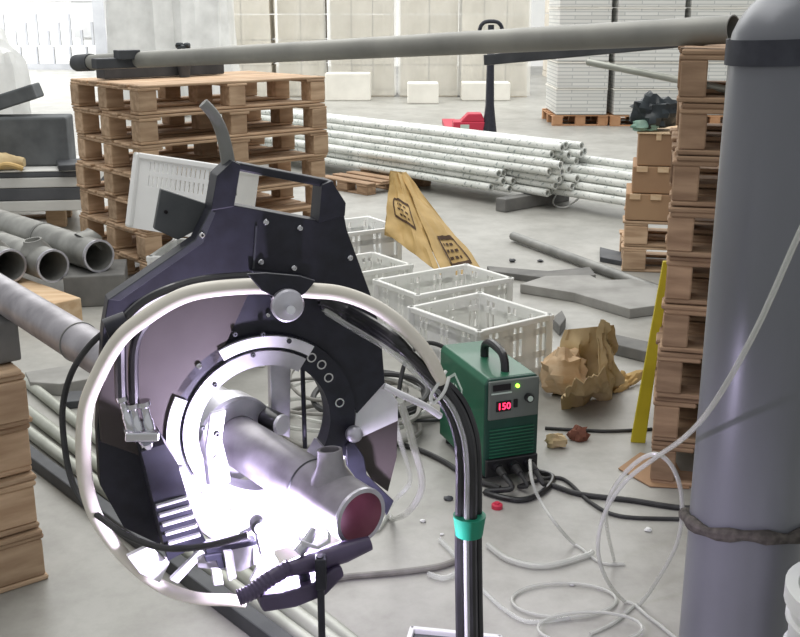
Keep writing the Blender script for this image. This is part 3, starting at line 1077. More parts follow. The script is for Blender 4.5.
# ------------------------------------------------------------------ crumpled cardboard
t = thing('crumpled_cardboard', 'heap of crumpled brown cardboard and paper right of the green welder', 'cardboard', G(592, 385))
mb = MB()
sheet((G(552, 395), G(622, 385), Z(612, 325, 3.98), Z(562, 330, 4.15)), 14, 12, 0.05, 2.2, 0.004, mb)
build(mb, 'big_sheet', M['kraft'], t)
mb = MB()
sheet((G(596, 400), G(622, 392), Z(606, 322, 3.92), Z(600, 318, 3.95)), 10, 12, 0.05, 12.2, 0.004, mb)
build(mb, 'torn_flap', M['kraft'], t)
build(blob(G(563, 394) + Vector((0, 0, 0.085)), 0.085, (1.0, 0.8, 1.15), 0.45, 2.0, 14, 22), 'crushed_paper', M['timber'], t)
mb = MB()
sheet((G(558, 404), G(612, 398), Z(606, 372, 3.83), Z(566, 388, 3.8)), 14, 10, 0.04, 22.2, 0.004, mb)
build(mb, 'front_scrap', M['kraft'], t)
mb = MB()
sheet((G(606, 396), G(622, 392), G(648, 374, 0.03), G(620, 372, 0.05)), 8, 8, 0.03, 5.2, 0.004, mb)
build(mb, 'floor_scrap', M['sack'], t)
floor_slab([(618, 468), (640, 452), (676, 462), (690, 488), (650, 486)], 0.006, 'brown cardboard scrap lying at the foot of the right stack', M['carton'], name='cardboard_scrap')
tag(build(blob(G(556, 447) + Vector((0, 0, 0.022)), 0.03, (1.3, 0.8, 0.9), 0.6, 2.5, 31, 16), 'paper_scrap', M['kraft']), 'small crumpled brown scrap right of the welder cables', 'scrap')
tag(build(blob(G(578, 440) + Vector((0, 0, 0.02)), 0.03, (1.2, 0.8, 0.9), 0.6, 2.5, 37, 16), 'rust_scrap', mat('rust_brown_scrap', '#6e4638', '#8a5a48', 0.8, scale=20)), 'small reddish brown scrap behind the welder cables', 'scrap')

# ------------------------------------------------------------------ green inverter welder
WB = G(484, 483)
wr = Vector((0.94, 0.34, 0)).normalized()            # along the front, to the right
wb_ = Vector((-wr.y, wr.x, 0))                         # towards the back
t = thing('inverter_welder', 'green inverter welding power source with red lit display', 'welder', WB)
WQ = Matrix((wr, wb_, Vector((0, 0, 1)))).transposed()
WT = lambda x, y, z: WB + WQ @ Vector((x, y, z))
ww, wdp, wh = 0.185, 0.37, 0.348
shell = MB()
prof = [(0, 0.02), (0.0, wh - 0.018), (0.012, wh), (ww - 0.012, wh), (ww, wh - 0.018), (ww, 0.02)]
shell.prism([WT(x, 0.012, z) for x, z in prof], WQ @ Vector((0, wdp, 0)))
build(shell, 'casing', M['green'], t, smooth=False, bevel=0.004)
build(MB().prism([WT(x, 0.0, z) for x, z in prof], WQ @ Vector((0, 0.016, 0))), 'front_frame', M['green_dark'], t, smooth=False, bevel=0.004)
pan = build(MB().box(WT(ww / 2, -0.004, wh * 0.80), (ww - 0.012, 0.012, wh * 0.37), WQ), 'control_panel', M['panel_grey'], t, smooth=False, bevel=0.004)
build(MB().box(WT(ww * 0.30, -0.011, wh * 0.745), (0.05, 0.006, 0.034), WQ), 'display_window', M['dark'], t, smooth=False, bevel=0.001)


def text_mesh(s, size, xd, zd, org, name, m, parent, depth=0.001):
    cu = bpy.data.curves.new('txt', 'FONT')
    cu.body, cu.size, cu.extrude, cu.align_x, cu.align_y = s, size, depth, 'CENTER', 'CENTER'
    o = bpy.data.objects.new('txt', cu)
    COL.objects.link(o)
    dg = bpy.context.evaluated_depsgraph_get()
    me = bpy.data.meshes.new_from_object(o.evaluated_get(dg))
    bpy.data.objects.remove(o)
    xd, zd = Vector(xd).normalized(), Vector(zd).normalized()
    nd = xd.cross(zd)
    mt = Matrix.Translation(org) @ Matrix((xd, zd, nd)).transposed().to_4x4()
    mb = MB().add([mt @ v.co for v in me.vertices], [tuple(p.vertices) for p in me.polygons])
    return build(mb, name, m, parent, smooth=False)


text_mesh('150', 0.031, wr, (0, 0, 1), WT(ww * 0.30, -0.0155, wh * 0.745), 'display_digits', emit('red_digits', '#ff2a50', 4.0), t)
build(MB().cyl(WT(ww * .55, -0.009, wh * .925), WT(ww * .55, -0.015, wh * .925), 0.006, 12), 'power_light', emit('green_led', '#9dff3a', 5.0), t)
build(MB().cyl(WT(ww * .76, -0.009, wh * .8), WT(ww * .76, -0.026, wh * .8), 0.014, 18), 'knob', M['rubber'], t)
build(MB().cyl(WT(ww * .76, -0.026, wh * .8), WT(ww * .76, -0.029, wh * .8), 0.009, 18), 'knob_cap', M['pale'], t)
build(MB().box(WT(ww * .26, -0.011, wh * .925), (0.06, 0.004, 0.02), WQ), 'name_strip', M['dark'], t, smooth=False)
build(MB().box(WT(ww * .52, -0.012, wh * .76), (0.012, 0.008, 0.026), WQ), 'switch', M['dark'], t, smooth=False)
build(MB().box(WT(ww * .26, -0.0105, wh * .87), (0.07, 0.002, 0.005), WQ), 'print_line', M['pale'], t, smooth=False)
for i in range(9):
    build(MB().box(WT(ww / 2, -0.001, 0.085 + i * 0.0115), (ww - 0.03, 0.006, 0.004), WQ), 'vent_slat', M['green'], t, smooth=False)
build(MB().box(WT(ww / 2, -0.004, 0.05), (ww - .004, 0.016, 0.06), WQ), 'socket_panel', M['rubber'], t, smooth=False, bevel=0.004)
for i, xx in enumerate((0.04, 0.095, 0.15)):
    s_ = build(MB().cyl(WT(xx, -0.01, 0.052), WT(xx, -0.03, 0.052), 0.018, 16), 'socket', M['rubber'], t)
    build(MB().cyl(WT(xx, -0.03, 0.052), WT(xx, -0.065, 0.046), 0.014, 14, 0.011), 'plug', M['cable'], s_)
hp = spl([WT(ww * .5, 0.06, wh - 0.004), WT(ww * .5, 0.07, wh + 0.035), WT(ww * .5, 0.1, wh + 0.055), WT(ww * .5, 0.17, wh + 0.06), WT(ww * .5, 0.215, wh + 0.04), WT(ww * .5, 0.22, wh - 0.004)], 6)
build(MB().tube(hp, 0.014, 10), 'carry_handle', M['rubber'], t)
for sx in (0.02, ww - 0.02):
    for sy in (0.04, wdp - 0.03):
        build(MB().cyl(WT(sx, sy, 0.0), WT(sx, sy, 0.022), 0.012, 12), 'foot', M['rubber'], t)
# emblem on the left side: a six-sided outline round an upright arrow shape
em = MB()
ec = (0.25, wh * 0.62)
hexo = [(ec[0] + 0.075 * math.cos(R(90 + 60 * i)), ec[1] + 0.075 * math.sin(R(90 + 60 * i))) for i in range(6)]
hexi = [(ec[0] + 0.064 * math.cos(R(90 + 60 * i)), ec[1] + 0.064 * math.sin(R(90 + 60 * i))) for i in range(6)]
sidept = lambda y, z, o=0.0015: WT(-o, y, z)
for i in range(6):
    if i in (3,):
        continue
    j = (i + 1) % 6
    em.prism([sidept(*hexo[i]), sidept(*hexo[j]), sidept(*hexi[j]), sidept(*hexi[i])], WQ @ Vector((0.002, 0, 0)))
for s in (-1, 1):
    em.prism([sidept(ec[0] + s * y, ec[1] + z) for y, z in ((0.006, -0.06), (0.022, -0.05), (0.022, 0.012), (0.045, 0.0), (0.045, 0.014), (0.006, 0.038))], WQ @ Vector((0.002, 0, 0)))
build(em, 'emblem', M['pale'], t, smooth=False)

# ------------------------------------------------------------------ cables on the floor
def floor_cable(pts, r, label, m, name='cable', k=8, cat='cable'):
    P = []
    for p in pts:
        if len(p) == 2:
            P.append(G(p[0], p[1], r))
        else:
            P.append(Z(p[0], p[1], p[2]))
    P = [Vector((p.x, p.y, max(p.z, r))) for p in P]
    pts2 = spl(P, k)
    for p in pts2:
        p.z = max(p.z, r)
    return tag(build(MB().tube(pts2, r, 9), name, m), label, cat)


pz = [WT(x, -0.065, 0.046) for x in (0.04, 0.095, 0.15)]


def from_plug(i, pts, r, label, m):
    P = [pz[i], pz[i] + WQ @ Vector((0, -0.05, -0.02))] + [G(x, y, r) for x, y in pts]
    s = spl(P, 8)
    for p in s:
        p.z = max(p.z, r)
    return tag(build(MB().tube(s, r, 9), 'cable', m), label, 'cable')


from_plug(2, [(548, 484), (580, 494), (630, 500), (690, 508), (740, 500), (800, 492)], 0.0085, 'black cable running from the welder right to the gas cylinder', M['cable'])
from_plug(1, [(520, 486), (560, 478), (590, 502), (620, 516), (680, 519), (740, 521), (800, 524)], 0.006, 'thinner black cable curving below the other welder cable', M['cable'])
from_plug(0, [(485, 492), (520, 500), (545, 490), (552, 476), (530, 470)], 0.009, 'black cable coiled under the front of the welder', M['rubber'])
floor_cable([(545, 428), (580, 430), (610, 431), (652, 429)], 0.006, 'thin dark cable from behind the welder towards the yellow plank', M['cable'])
arch = [WT(0.07, 0.384, 0.24), WT(0.06, 0.44, 0.30), WT(-0.02, 0.47, 0.33), WT(-0.1, 0.46, 0.27), WT(-0.15, 0.43, 0.1), WT(-0.22, 0.4, 0.008)]
tag(build(MB().tube(spl(arch, 8), 0.008, 9), 'cable', M['cable']), 'black cable arching up behind the green welder', 'cable')
floor_cable([(395, 443), (420, 450), (445, 462), (470, 478), (500, 488)], 0.009, 'black cable lying from the hose coil to the welder front', M['cable'])
floor_cable([(325, 583), (345, 577), (400, 572), (440, 566), (462, 558), (480, 552)], 0.009, 'grey brown cable lying on the floor below the branch pipe end', M['cable_grey'])

# coil of hoses behind the machine
t = thing('hose_coil', 'untidy coil of grey and dark hoses on the floor behind the machine', 'hose coil', G(385, 420))
random.seed(5)
cc = G(373, 417)
for i in range(11):
    rx, ry = random.uniform(0.14, 0.31), random.uniform(0.12, 0.25)
    ox, oy = random.uniform(-0.16, 0.16), random.uniform(-0.14, 0.16)
    ph = random.uniform(0, 6)
    pts = []
    for j in range(14):
        a_ = 2 * PI * j / 14
        pts.append(Vector((cc.x + ox + rx * math.cos(a_ + ph) * (1 + .12 * math.sin(2 * a_)), cc.y + oy + ry * math.sin(a_ + ph), 0.012 + i * 0.012 + 0.006 * math.sin(a_ * 3 + i))))
    build(MB().tube(spl(pts, 5, True), random.choice((0.007, 0.009, 0.011)), 8, closed=True), 'loop', random.choice((M['cable_grey'], M['cable'], M['clear_dense'], M['cable_grey'])), t)

# hoses that hang from the machine to the floor at the right of the ring
floor_cable([(400, 400, 1.95), (412, 440, 2.1), (422, 485, 2.3), (408, 512, 2.45), (392, 520), (375, 530), (350, 520)], 0.008, 'pale hose hanging from the machine and curling on the floor', M['clear_dense'], 'hose', cat='hose')
floor_cable([(388, 395, 2.0), (400, 440, 2.2), (410, 480, 2.5), (395, 500, 2.6), (385, 512), (360, 530)], 0.006, 'thin clear hose hanging just left of the pale hose', M['clear'], 'hose', cat='hose')

# clear plastic hoses, right
floor_cable([(850, 130, 1.5), (800, 232, 1.58), (756, 330, 1.66), (715, 402, 1.78), (686, 436, 1.95), (655, 458, 2.2), (625, 482, 2.3), (604, 515, 2.38), (598, 550, 2.42), (607, 580, 2.5), (625, 602), (650, 618), (668, 632), (690, 650)],
            0.005, 'clear hose crossing the gas cylinder and looping down to the floor', M['clear_dense'], 'clear_hose', cat='hose')
floor_cable([(614, 560), (606, 520, 2.45), (612, 492, 2.35), (632, 466, 2.25), (655, 454, 2.2), (673, 468, 2.2), (682, 500, 2.25), (678, 540, 2.35), (660, 576, 2.5), (640, 604), (615, 622), (590, 634)],
            0.005, 'clear hose standing up in a tall loop beside the gas cylinder', M['clear_dense'], 'clear_hose', cat='hose')
floor_cable([(530, 460, 3.0), (532, 480, 2.95), (540, 500, 2.95), (556, 524, 2.9), (575, 545), (600, 562), (625, 564)], 0.005, 'clear hose coming down from the welder front to the floor', M['clear_dense'], 'clear_hose', cat='hose')
floor_cable([(488, 545), (510, 560), (545, 566), (585, 556), (592, 552)], 0.009, 'frosted flat hose piece lying on the floor', M['clear_dense'], 'clear_hose', cat='hose')
loop = [G(512 + 52 + 52 * math.cos(a_ * 2 * PI / 16), 600 + 17 * math.sin(a_ * 2 * PI / 16), 0.007) for a_ in range(16)]
tag(build(MB().tube(spl(loop, 5, True), 0.0045, 8, closed=True), 'clear_hose', M['clear_dense']), 'clear hose lying in a closed ring on the floor', 'hose')
loop = [G(590 + 52 * math.cos(a_ * 2 * PI / 16), 628 + 16 * math.sin(a_ * 2 * PI / 16), 0.02) for a_ in range(16)]
tag(build(MB().tube(spl(loop, 5, True), 0.0045, 8, closed=True), 'clear_hose', M['clear_dense']), 'clear hose ring nearest the bottom edge of the picture', 'hose')
floor_cable([(483, 590), (505, 610), (530, 622), (570, 618)], 0.006, 'thin dark edged hose beside the floor ring', M['clear'], 'clear_hose', cat='hose')
floor_cable([(440, 540), (452, 552), (462, 566), (446, 578), (428, 574)], 0.008, 'crumpled clear hose end on the floor left of the hose bundle', M['clear'], 'clear_hose', cat='hose')

# small debris
for (px, py, r, m, lab, cat) in ((497, 508, 0.017, 'red', 'small red plastic stopper on the floor', 'cap'),):
    p = G(px, py)
    t = thing('red_stopper', lab, 'stopper', p)
    build(MB().lathe(p, (0, 0, 1), [(r, 0), (r, 0.012), (r * .8, 0.015)], 20), 'stopper_body', M[m], t)
    build(MB().lathe(p + Vector((0, 0, .015)), (0, 0, 1), [(r * .55, 0), (r * .5, 0.004)], 16), 'stopper_top', M[m], t)
random.seed(3)
for i, (px, py, s) in enumerate(((448, 500, 0.012), (423, 522, 0.008), (442, 535, 0.006), (512, 262, 0.018), (540, 262, 0.015), (648, 531, 0.01), (572, 585, 0.008))):
    p = G(px, py)
    o = build(blob(p + Vector((0, 0, s * .5)), s, (1.2, .9, .6), .5, 2.0, i + 50, 10), 'pebble', M['steel_dark'] if i in (0, 3, 4) else M['white_plastic'])
    tag(o, ('dark crumb of debris on the floor left of the hose bundle', 'white speck of debris right of the branch pipe end', 'tiny white speck of debris nearer the hose bundle', 'dark pebble of debris on the floor near the long tube',
            'second dark pebble of debris left of the narrow strip', 'pale chip of debris lying inside the tall hose loop', 'pale speck of debris on the floor between the hose rings')[i], 'debris', None)

# ------------------------------------------------------------------ gas cylinder, tub, tray at the front right
cx0, cy0, cr = 0.703, 1.93, 0.112
t = thing('gas_cylinder', 'tall grey gas cylinder with dark straps at the right edge', 'gas cylinder', (cx0, cy0, 0))
build(MB().lathe((cx0, cy0, 0), (0, 0, 1), [(cr - 0.01, 0.0), (cr, 0.012), (cr, 1.39), (cr - 0.003, 1.41), (cr - 0.012, 1.432), (cr - 0.03, 1.458), (cr - 0.055, 1.482), (cr - 0.072, 1.5), (0.034, 1.515), (0.034, 1.55)], 64), 'tank', M['cyl'], t)
build(MB().lathe((cx0, cy0, 1.55), (0, 0, 1), [(0.018, 0), (0.018, 0.05), (0.03, 0.055), (0.03, 0.075)], 20), 'valve', M['chrome'], t)
pts = [Vector((cx0 + (cr + 0.003) * math.cos(a_ * PI / 16), cy0 + (cr + 0.003) * math.sin(a_ * PI / 16), 1.383 - 0.012 * math.cos(a_ * PI / 16 - PI) * 0.5)) for a_ in range(32)]
mb = MB()
vs = []
for p in pts:
    d = Vector((p.x - cx0, p.y - cy0, 0)).normalized()
    vs += [p + Vector((0, 0, -0.022)), p + d * 0.004 + Vector((0, 0, -0.022)), p + d * 0.004 + Vector((0, 0, 0.022)), p + Vector((0, 0, 0.022))]
fs = []
for i in range(32):
    j = (i + 1) % 32
    fs += [(i * 4 + k, i * 4 + (k + 1) % 4, j * 4 + (k + 1) % 4, j * 4 + k) for k in range(4)]
build(mb.add(vs, fs), 'belt', M['strap'], t)
pts = [Vector((cx0 + (cr + 0.007) * math.cos(a_ * PI / 16), cy0 + (cr + 0.007) * math.sin(a_ * PI / 16), 0.455 - 0.024 * math.sin(a_ * PI / 16) + 0.004 * math.sin(a_ * 0.9))) for a_ in range(32)]
build(MB().tube(pts, [0.0125 + 0.003 * math.sin(i * 1.9) for i in range(32)], 10, closed=True), 'rope_band', M['rope'], t)

bc = Vector((0.815, 1.63, 0))
t = thing('plastic_tub', 'white ribbed plastic tub at the bottom right corner', 'tub', bc)
br = 0.12
build(MB().lathe(bc, (0, 0, 1), [(br * .9, 0), (br * .97, 0.3), (br, 0.46), (br * .93, 0.46), (br * .88, 0.02)], 40), 'wall', M['white_plastic'], t)
build(MB().lathe(bc + Vector((0, 0, .44)), (0, 0, 1), [(br, 0), (br + .012, 0), (br + .012, .03), (br - .01, .03), (br - .01, 0)], 40, cap=False), 'rim', M['white_plastic'], t)
for z in (0.40, 0.33):
    build(MB().lathe(bc + Vector((0, 0, z)), (0, 0, 1), [(br * .97, 0), (br + .006, .004), (br + .006, .01), (br * .97, .014)], 40, cap=False), 'rib', M['white_plastic'], t)
tc_ = G(452, 648, 0.1)
t = thing('shallow_tray', 'shallow grey tray with white rim at the bottom edge', 'tray', (tc_.x, tc_.y, 0))
q = Matrix.Rotation(R(-10), 3, 'Z')
T = lambda x, y, z: Vector((tc_.x, tc_.y, 0)) + q @ Vector((x, y, z))
build(MB().box(T(0, 0, 0.045), (0.2, 0.13, 0.09), q), 'body', M['grey_plate'], t, smooth=False, bevel=0.01)
rim = MB()
for s in (-1, 1):
    rim.box(T(0, s * .065, .093), (0.21, .012, .016), q)
    rim.box(T(s * .1, 0, .093), (.012, .14, .016), q)
build(rim, 'rim', M['white_plastic'], t, smooth=False, bevel=0.003)

# ------------------------------------------------------------------ long bars on the floor under the machine
def floor_line(p0, p1, r, label, m, square=False, name='floor_pipe'):
    a, b = G(*p0, r), G(*p1, r)
    d = (b - a).normalized()
    a, b = a - d * 0.6, b + d * 0.35
    if square:
        o = build(MB().bar(a, b, r * 2, r * 2), name, m, smooth=False, bevel=0.004)
    else:
        o = build(MB().pipe(a, b, r, r - 0.004, 18), name, m)
    return tag(o, label, 'pipe' if not square else 'steel bar')


floor_line((7, 366), (349, 640), 0.02, 'pale tube on the floor, rightmost of three running under the machine', M['pale_tube'])
floor_line((8, 396), (325, 637), 0.022, 'pale tube on the floor, middle of three running under the machine', M['pale_tube'])
floor_line((12, 419), (300, 637), 0.020, 'pale tube on the floor, beside the dark bar under the machine', M['pale_tube'])
floor_line((22, 450), (272, 637), 0.022, 'dark square steel bar on the floor, left of the pale tubes', M['steel_dark'], True, 'steel_bar')
floor_slab([(25, 372), (70, 365), (105, 366), (105, 376), (60, 384), (30, 382)], 0.05, 'grey flat bar on the floor left behind the hoop', M['slab'], name='flat_bar')
floor_slab([(64, 396), (70, 391), (90, 390), (90, 400), (66, 402)], 0.03, 'small dark grey block between the floor tubes and the hoop', M['steel_dark'])

# ------------------------------------------------------------------ work pipe held by the machine
PRAD = 0.0445
E0 = Z(361, 517, 1.6)
PAZ = R(-40)
PDIR = Vector((math.sin(PAZ), math.cos(PAZ), 0.03)).normalized()
wp = thing('work_pipe', 'steel pipe with branch outlet being welded in the machine', 'pipe', (E0.x, E0.y, E0.z - PRAD))
seam = 0.13
build(MB().pipe(E0 + PDIR * (seam + .002), E0 + PDIR * 2.1, PRAD, PRAD - 0.005, 40), 'pipe_wall', M['work_pipe'], wp)
# the branch fitting: slightly thicker body with an extruded outlet
fit = MB()
prof = [(PRAD - 0.004, 0.0), (PRAD + 0.001, 0.0), (PRAD + 0.002, 0.02), (PRAD + 0.003, 0.06), (PRAD + 0.001, seam)]
fit.lathe(E0, PDIR, prof, 48, cap=False)
build(fit, 'branch_fitting', M['work_pipe'], wp)
build(MB().lathe(E0, PDIR, [(PRAD - 0.004, -0.0005), (PRAD - 0.0045, seam), (PRAD - 0.0045, 0.5)], 40, cap=False), 'bore', M['bore'], wp)
build(MB().lathe(E0, PDIR, [(PRAD - 0.005, -0.001), (PRAD + 0.002, -0.001), (PRAD + 0.0025, 0.004), (PRAD, 0.008)], 48, cap=False), 'end_bevel', M['silver'], wp)
# outlet
sdir = Vector((-0.05, 0.1, 1)).normalized()
oc = E0 + PDIR * 0.072
build(MB().lathe(oc, sdir, [(0.036, PRAD * 0.72), (0.030, PRAD * 0.95), (0.0235, PRAD * 1.16), (0.0205, PRAD * 1.5), (0.0195, PRAD * 1.85), (0.0155, PRAD * 1.85), (0.015, PRAD * 1.1)], 28, cap=False), 'outlet', M['work_pipe'], wp)
build(MB().tube([E0 + PDIR * seam + (PDIR.orthogonal().normalized() * math.cos(2 * PI * i / 40) + PDIR.cross(PDIR.orthogonal().normalized()) * math.sin(2 * PI * i / 40)) * (PRAD + .0005) for i in range(40)], 0.0022, 6, closed=True), 'weld_seam', M['steel_dark'], wp)
build(MB().tube([E0 + PDIR * 1.02 + (PDIR.orthogonal().normalized() * math.cos(2 * PI * i / 40) + PDIR.cross(PDIR.orthogonal().normalized()) * math.sin(2 * PI * i / 40)) * (PRAD + .0005) for i in range(40)], 0.002, 6, closed=True), 'rear_weld_seam', M['steel'], wp)
# saddle block on the near left stack
pS = E0 + PDIR * 1.46 + Vector((-0.04, -0.03, 0))
tz = 4 * FH
slab('support_block', 'dark support block on the near left pallets under the work pipe', 'block', (pS.x, pS.y, (tz + pS.z - PRAD) / 2), (0.1, 0.14, pS.z - PRAD - tz - 0.002), -PAZ, M['slab_edge'])

# ------------------------------------------------------------------ the welding machine
NV = Vector((0.375, -0.927, 0))
MP = Plane(Z(262, 425, 1.8), NV)
TP = Plane(Z(300, 560, 1.55), NV)
HP = Plane(Z(265, 444, 1.66), (0.12, -0.98, -0.2))
mach = thing('pipe_welding_machine', 'black orbital pipe welding machine with cream hoop and silver ring gear', 'welding machine', Vector((MP.o.x, MP.o.y, 0)))


def plate(name, px, w1, thick, m, parent=mach, pl=MP, bevel=0.0015, label=None):
    poly = [pl.at(x, y, w1) if not isinstance(x, Vector) else x for x, y in px]
    return build(MB().prism(poly, pl.n * -thick), name, m, parent, smooth=False, bevel=bevel, label=label)


def bolt(px, py, w, r, parent, m=None, pl=MP, name='bolt'):
    c = pl.at(px, py, w)
    mb = MB().lathe(c, pl.n, [(r, -0.002), (r, r * .5), (r * .75, r * .8), (r * .42, r * .8), (r * .36, r * .3)], 16)
    return build(mb, name, m or M['chrome'], parent)


def ringpt(a, r, w=0.0):
    return MP.loc(r * math.cos(R(a)), r * math.sin(R(a)), w)


# main C-shaped housing plate
outer_top = [(233, 205), (319, 221), (344, 214), (347, 230), (372, 298), (381, 332), (385, 383), (357, 414)]
outer_left = [(160, 545), (124, 528), (100, 485), (97, 430), (103, 330), (108, 300), (195, 240), (211, 209)]
poly = [MP.at(x, y) for x, y in outer_top] + [ringpt(a, 0.165) for a in range(8, 218, 6)] + [MP.at(x, y) for x, y in outer_left]
hous = build(MB().prism(poly, MP.n * -0.036), 'housing', M['black'], mach, smooth=False, bevel=0.002)
plate('edge_strip', [(108, 300), (195, 240), (211, 209), (216, 212), (203, 243), (120, 301)], 0.004, 0.004, M['black_edge'], hous)
plate('seam_cover', [(255.5, 226), (257.5, 226), (254.5, 270), (252.5, 270)], 0.003, 0.003, M['black_edge'], hous, bevel=0)
for x, y in ((266, 222), (300, 228), (261, 262), (294, 268), (202, 235), (350, 258), (199, 366)):
    bolt(x, y, 0.002 if x != 199 else 0.013, 0.0052, hous)
plate('left_horn', [(217, 176), (233, 161), (241, 165), (234, 207), (211, 211)], 0.012, 0.05, M['black'])
plate('right_horn', [(322, 185), (332, 181), (346, 203), (345, 216), (319, 223)], 0.012, 0.05, M['black'])
build(MB().bar(MP.at(236, 165.5, -0.012), MP.at(331, 184, -0.012), 0.03, 0.013), 'carry_handle', M['black'], mach, smooth=False, bevel=0.003)
plate('grey_bracket', [(161, 189), (207, 204), (212, 222), (178, 240), (154, 229)], -0.045, 0.014, M['grey_plate'], label='flat grey bracket plate at the rear left')
bolt(166, 212, -0.044, 0.003, mach, M['dark'], name='bracket_screw')
arm = spl([MP.at(203, 103, -0.02), MP.at(213, 114, -0.02), MP.at(221, 130, -0.02), MP.at(226, 150, -0.02), MP.at(229, 172, -0.02), MP.at(229, 195, -0.02)], 6)
build(MB().tube(arm, [0.0085 + 0.004 * i / (len(arm) - 1) for i in range(len(arm))], 12), 'cable_arm', M['steel'], mach, label='curved grey arm rising behind the handle')
plate('side_panel', [(250, 291), (216, 366), (196, 378), (180, 398), (170, 425), (166, 447), (140, 456), (101, 442), (98, 400), (110, 350), (140, 315), (180, 296)], 0.012, 0.011, M['brown_light_tone'], label='left part of the front plate, its reflected light put in as brown grey')  # left of the front plate; its reflected light is put into the colour

# rings
gr_ = build(MB().arc_plate(MP, 0, 0, 0.1400, 0.1655, -0.03, 0.012, 55, 208, 40).arc_plate(MP, 0, 0, 0.1190, 0.1655, -0.03, 0.0121, -28, 56, 24), 'guide_ring', M['black'], mach, smooth=True)
build(MB().arc_plate(MP, 0, 0, 0.1400, 0.1655, -0.03, 0.012, 208, 332, 36), 'lower_guide_ring', M['white_alu'], mach)
il = build(MB().arc_plate(MP, 0, 0, 0.1445, 0.1635, 0.012, 0.018, 56, 116, 24), 'pale_inlay', M['white_alu'], gr_)
build(MB().arc_plate(MP, 0, 0, 0.1445, 0.1655, 0.012, 0.018, 152, 208, 24), 'pale_inlay', M['white_alu'], gr_)
for x, y in ((235, 334), (263, 334), (289, 341)):
    bolt(x, y, 0.018, 0.0042, gr_, M['steel_dark'])
rg = build(MB().arc_plate(MP, 0, 0, 0.1130, 0.1385, -0.028, 0.018, 56.5, 334, 60), 'ring_gear', M['silver'], mach)
for x, y in ((253, 355), (203, 428), (215, 385)):
    bolt(x, y, 0.018, 0.0042, rg, M['steel_dark'])
for x, y in ((311, 357), (321, 364), (328, 377), (339, 402)):
    c = MP.at(x, y, 0.012)
    b_ = build(MB().lathe(c, MP.n, [(0.0085, -0.001), (0.0085, 0.004), (0.006, 0.004), (0.0055, 0.0)], 20), 'ring_bolt', M['chrome'], gr_)
for i in range(5):
    a_ = 222 + i * 24
    c = ringpt(a_, 0.153, 0.012)
    build(MB().lathe(c, MP.n, [(0.004, -0.001), (0.004, 0.002), (0.002, 0.002)], 12), 'ring_bolt', M['steel_dark'], gr_)

# clamp behind the ring
build(MB().lathe(E0, PDIR, [(0.0455, 0.355), (0.076, 0.355), (0.08, 0.36), (0.08, 0.40), (0.07, 0.41), (0.07, 0.47), (0.0455, 0.47)], 48, cap=False), 'clamp_sleeve', M['silver'], mach)
cj = plate('clamp_jaw', [(211, 414), (226, 410), (222, 440), (229, 468), (231, 482), (211, 488), (206, 450)], 0.03, 0.012, M['white_alu'])
bolt(217, 434, 0.03, 0.0055, cj, M['steel_dark'])
bolt(216, 458, 0.03, 0.0048, cj, M['silver'])
plate('rear_post', [(270, 352), (291, 352), (290, 438), (272, 432)], -0.10, 0.022, M['silver'])
build(MB().cyl(MP.at(302, 350, -0.09), MP.at(305, 448, -0.09), 0.0042, 10), 'rear_rod', M['black'], mach)
rl = build(MB().cyl(MP.at(250, 410, -0.12), MP.at(280, 424, -0.05), 0.019, 20), 'clamp_roller', M['rubber'], mach)
build(MB().cyl(MP.at(280, 424, -0.05), MP.at(283, 425, -0.044), 0.0185, 20), 'roller_lit_end', M['white_alu'], rl)  # lit end of the roller, its brightness put in as a pale disc
# arms joining post, roller and sleeve to the housing
build(MB().bar(MP.at(280, 352, -0.11), MP.at(280, 318, -0.03), 0.03, 0.02), 'post_arm', M['black'], mach, smooth=False)
build(MB().bar(MP.at(302, 352, -0.09), MP.at(302, 330, -0.02), 0.012, 0.012), 'rod_arm', M['black'], mach, smooth=False)
build(MB().bar(E0 + PDIR * 0.43 + Vector((-0.05, -0.05, 0)), MP.at(150, 440, -0.03), 0.04, 0.05), 'sleeve_arm', M['black'], mach, smooth=False)

# right wing: lit upper and shaded lower part, put in as two colours
plate('wing_plate', [(350, 442), (398, 420), (397, 456), (388, 492), (372, 480)], -0.012, 0.010, M['brown_light_tone'], label='lower part of the right wing, its shade put in as brown grey')
plate('wing_lit_part', [(356, 413), (384, 382), (398, 402), (398, 421), (352, 442)], -0.008, 0.012, M['white_alu'], label='upper part of the right wing, the light on it put in as pale colour')
build(MB().tube(spl([MP.at(384, 386, 0.0), MP.at(404, 396, 0.01), MP.at(425, 406, 0.01), MP.at(440, 416, 0.0)], 5), 0.0062, 10), 'link_rod', M['white_alu'], mach)
bk = build(MB().sphere(MP.at(354, 434, 0.03), 0.0155, 18), 'ball_knob', M['silver'], mach)
build(MB().cyl(MP.at(354, 434, -0.02), MP.at(354, 434, 0.03), 0.006, 12), 'knob_shaft', M['chrome'], bk)
plate('lever', [(346, 446), (353, 440), (364, 457), (367, 475), (394, 501), (387, 516), (380, 500), (360, 484), (347, 466)], 0.02, 0.008, M['black'])

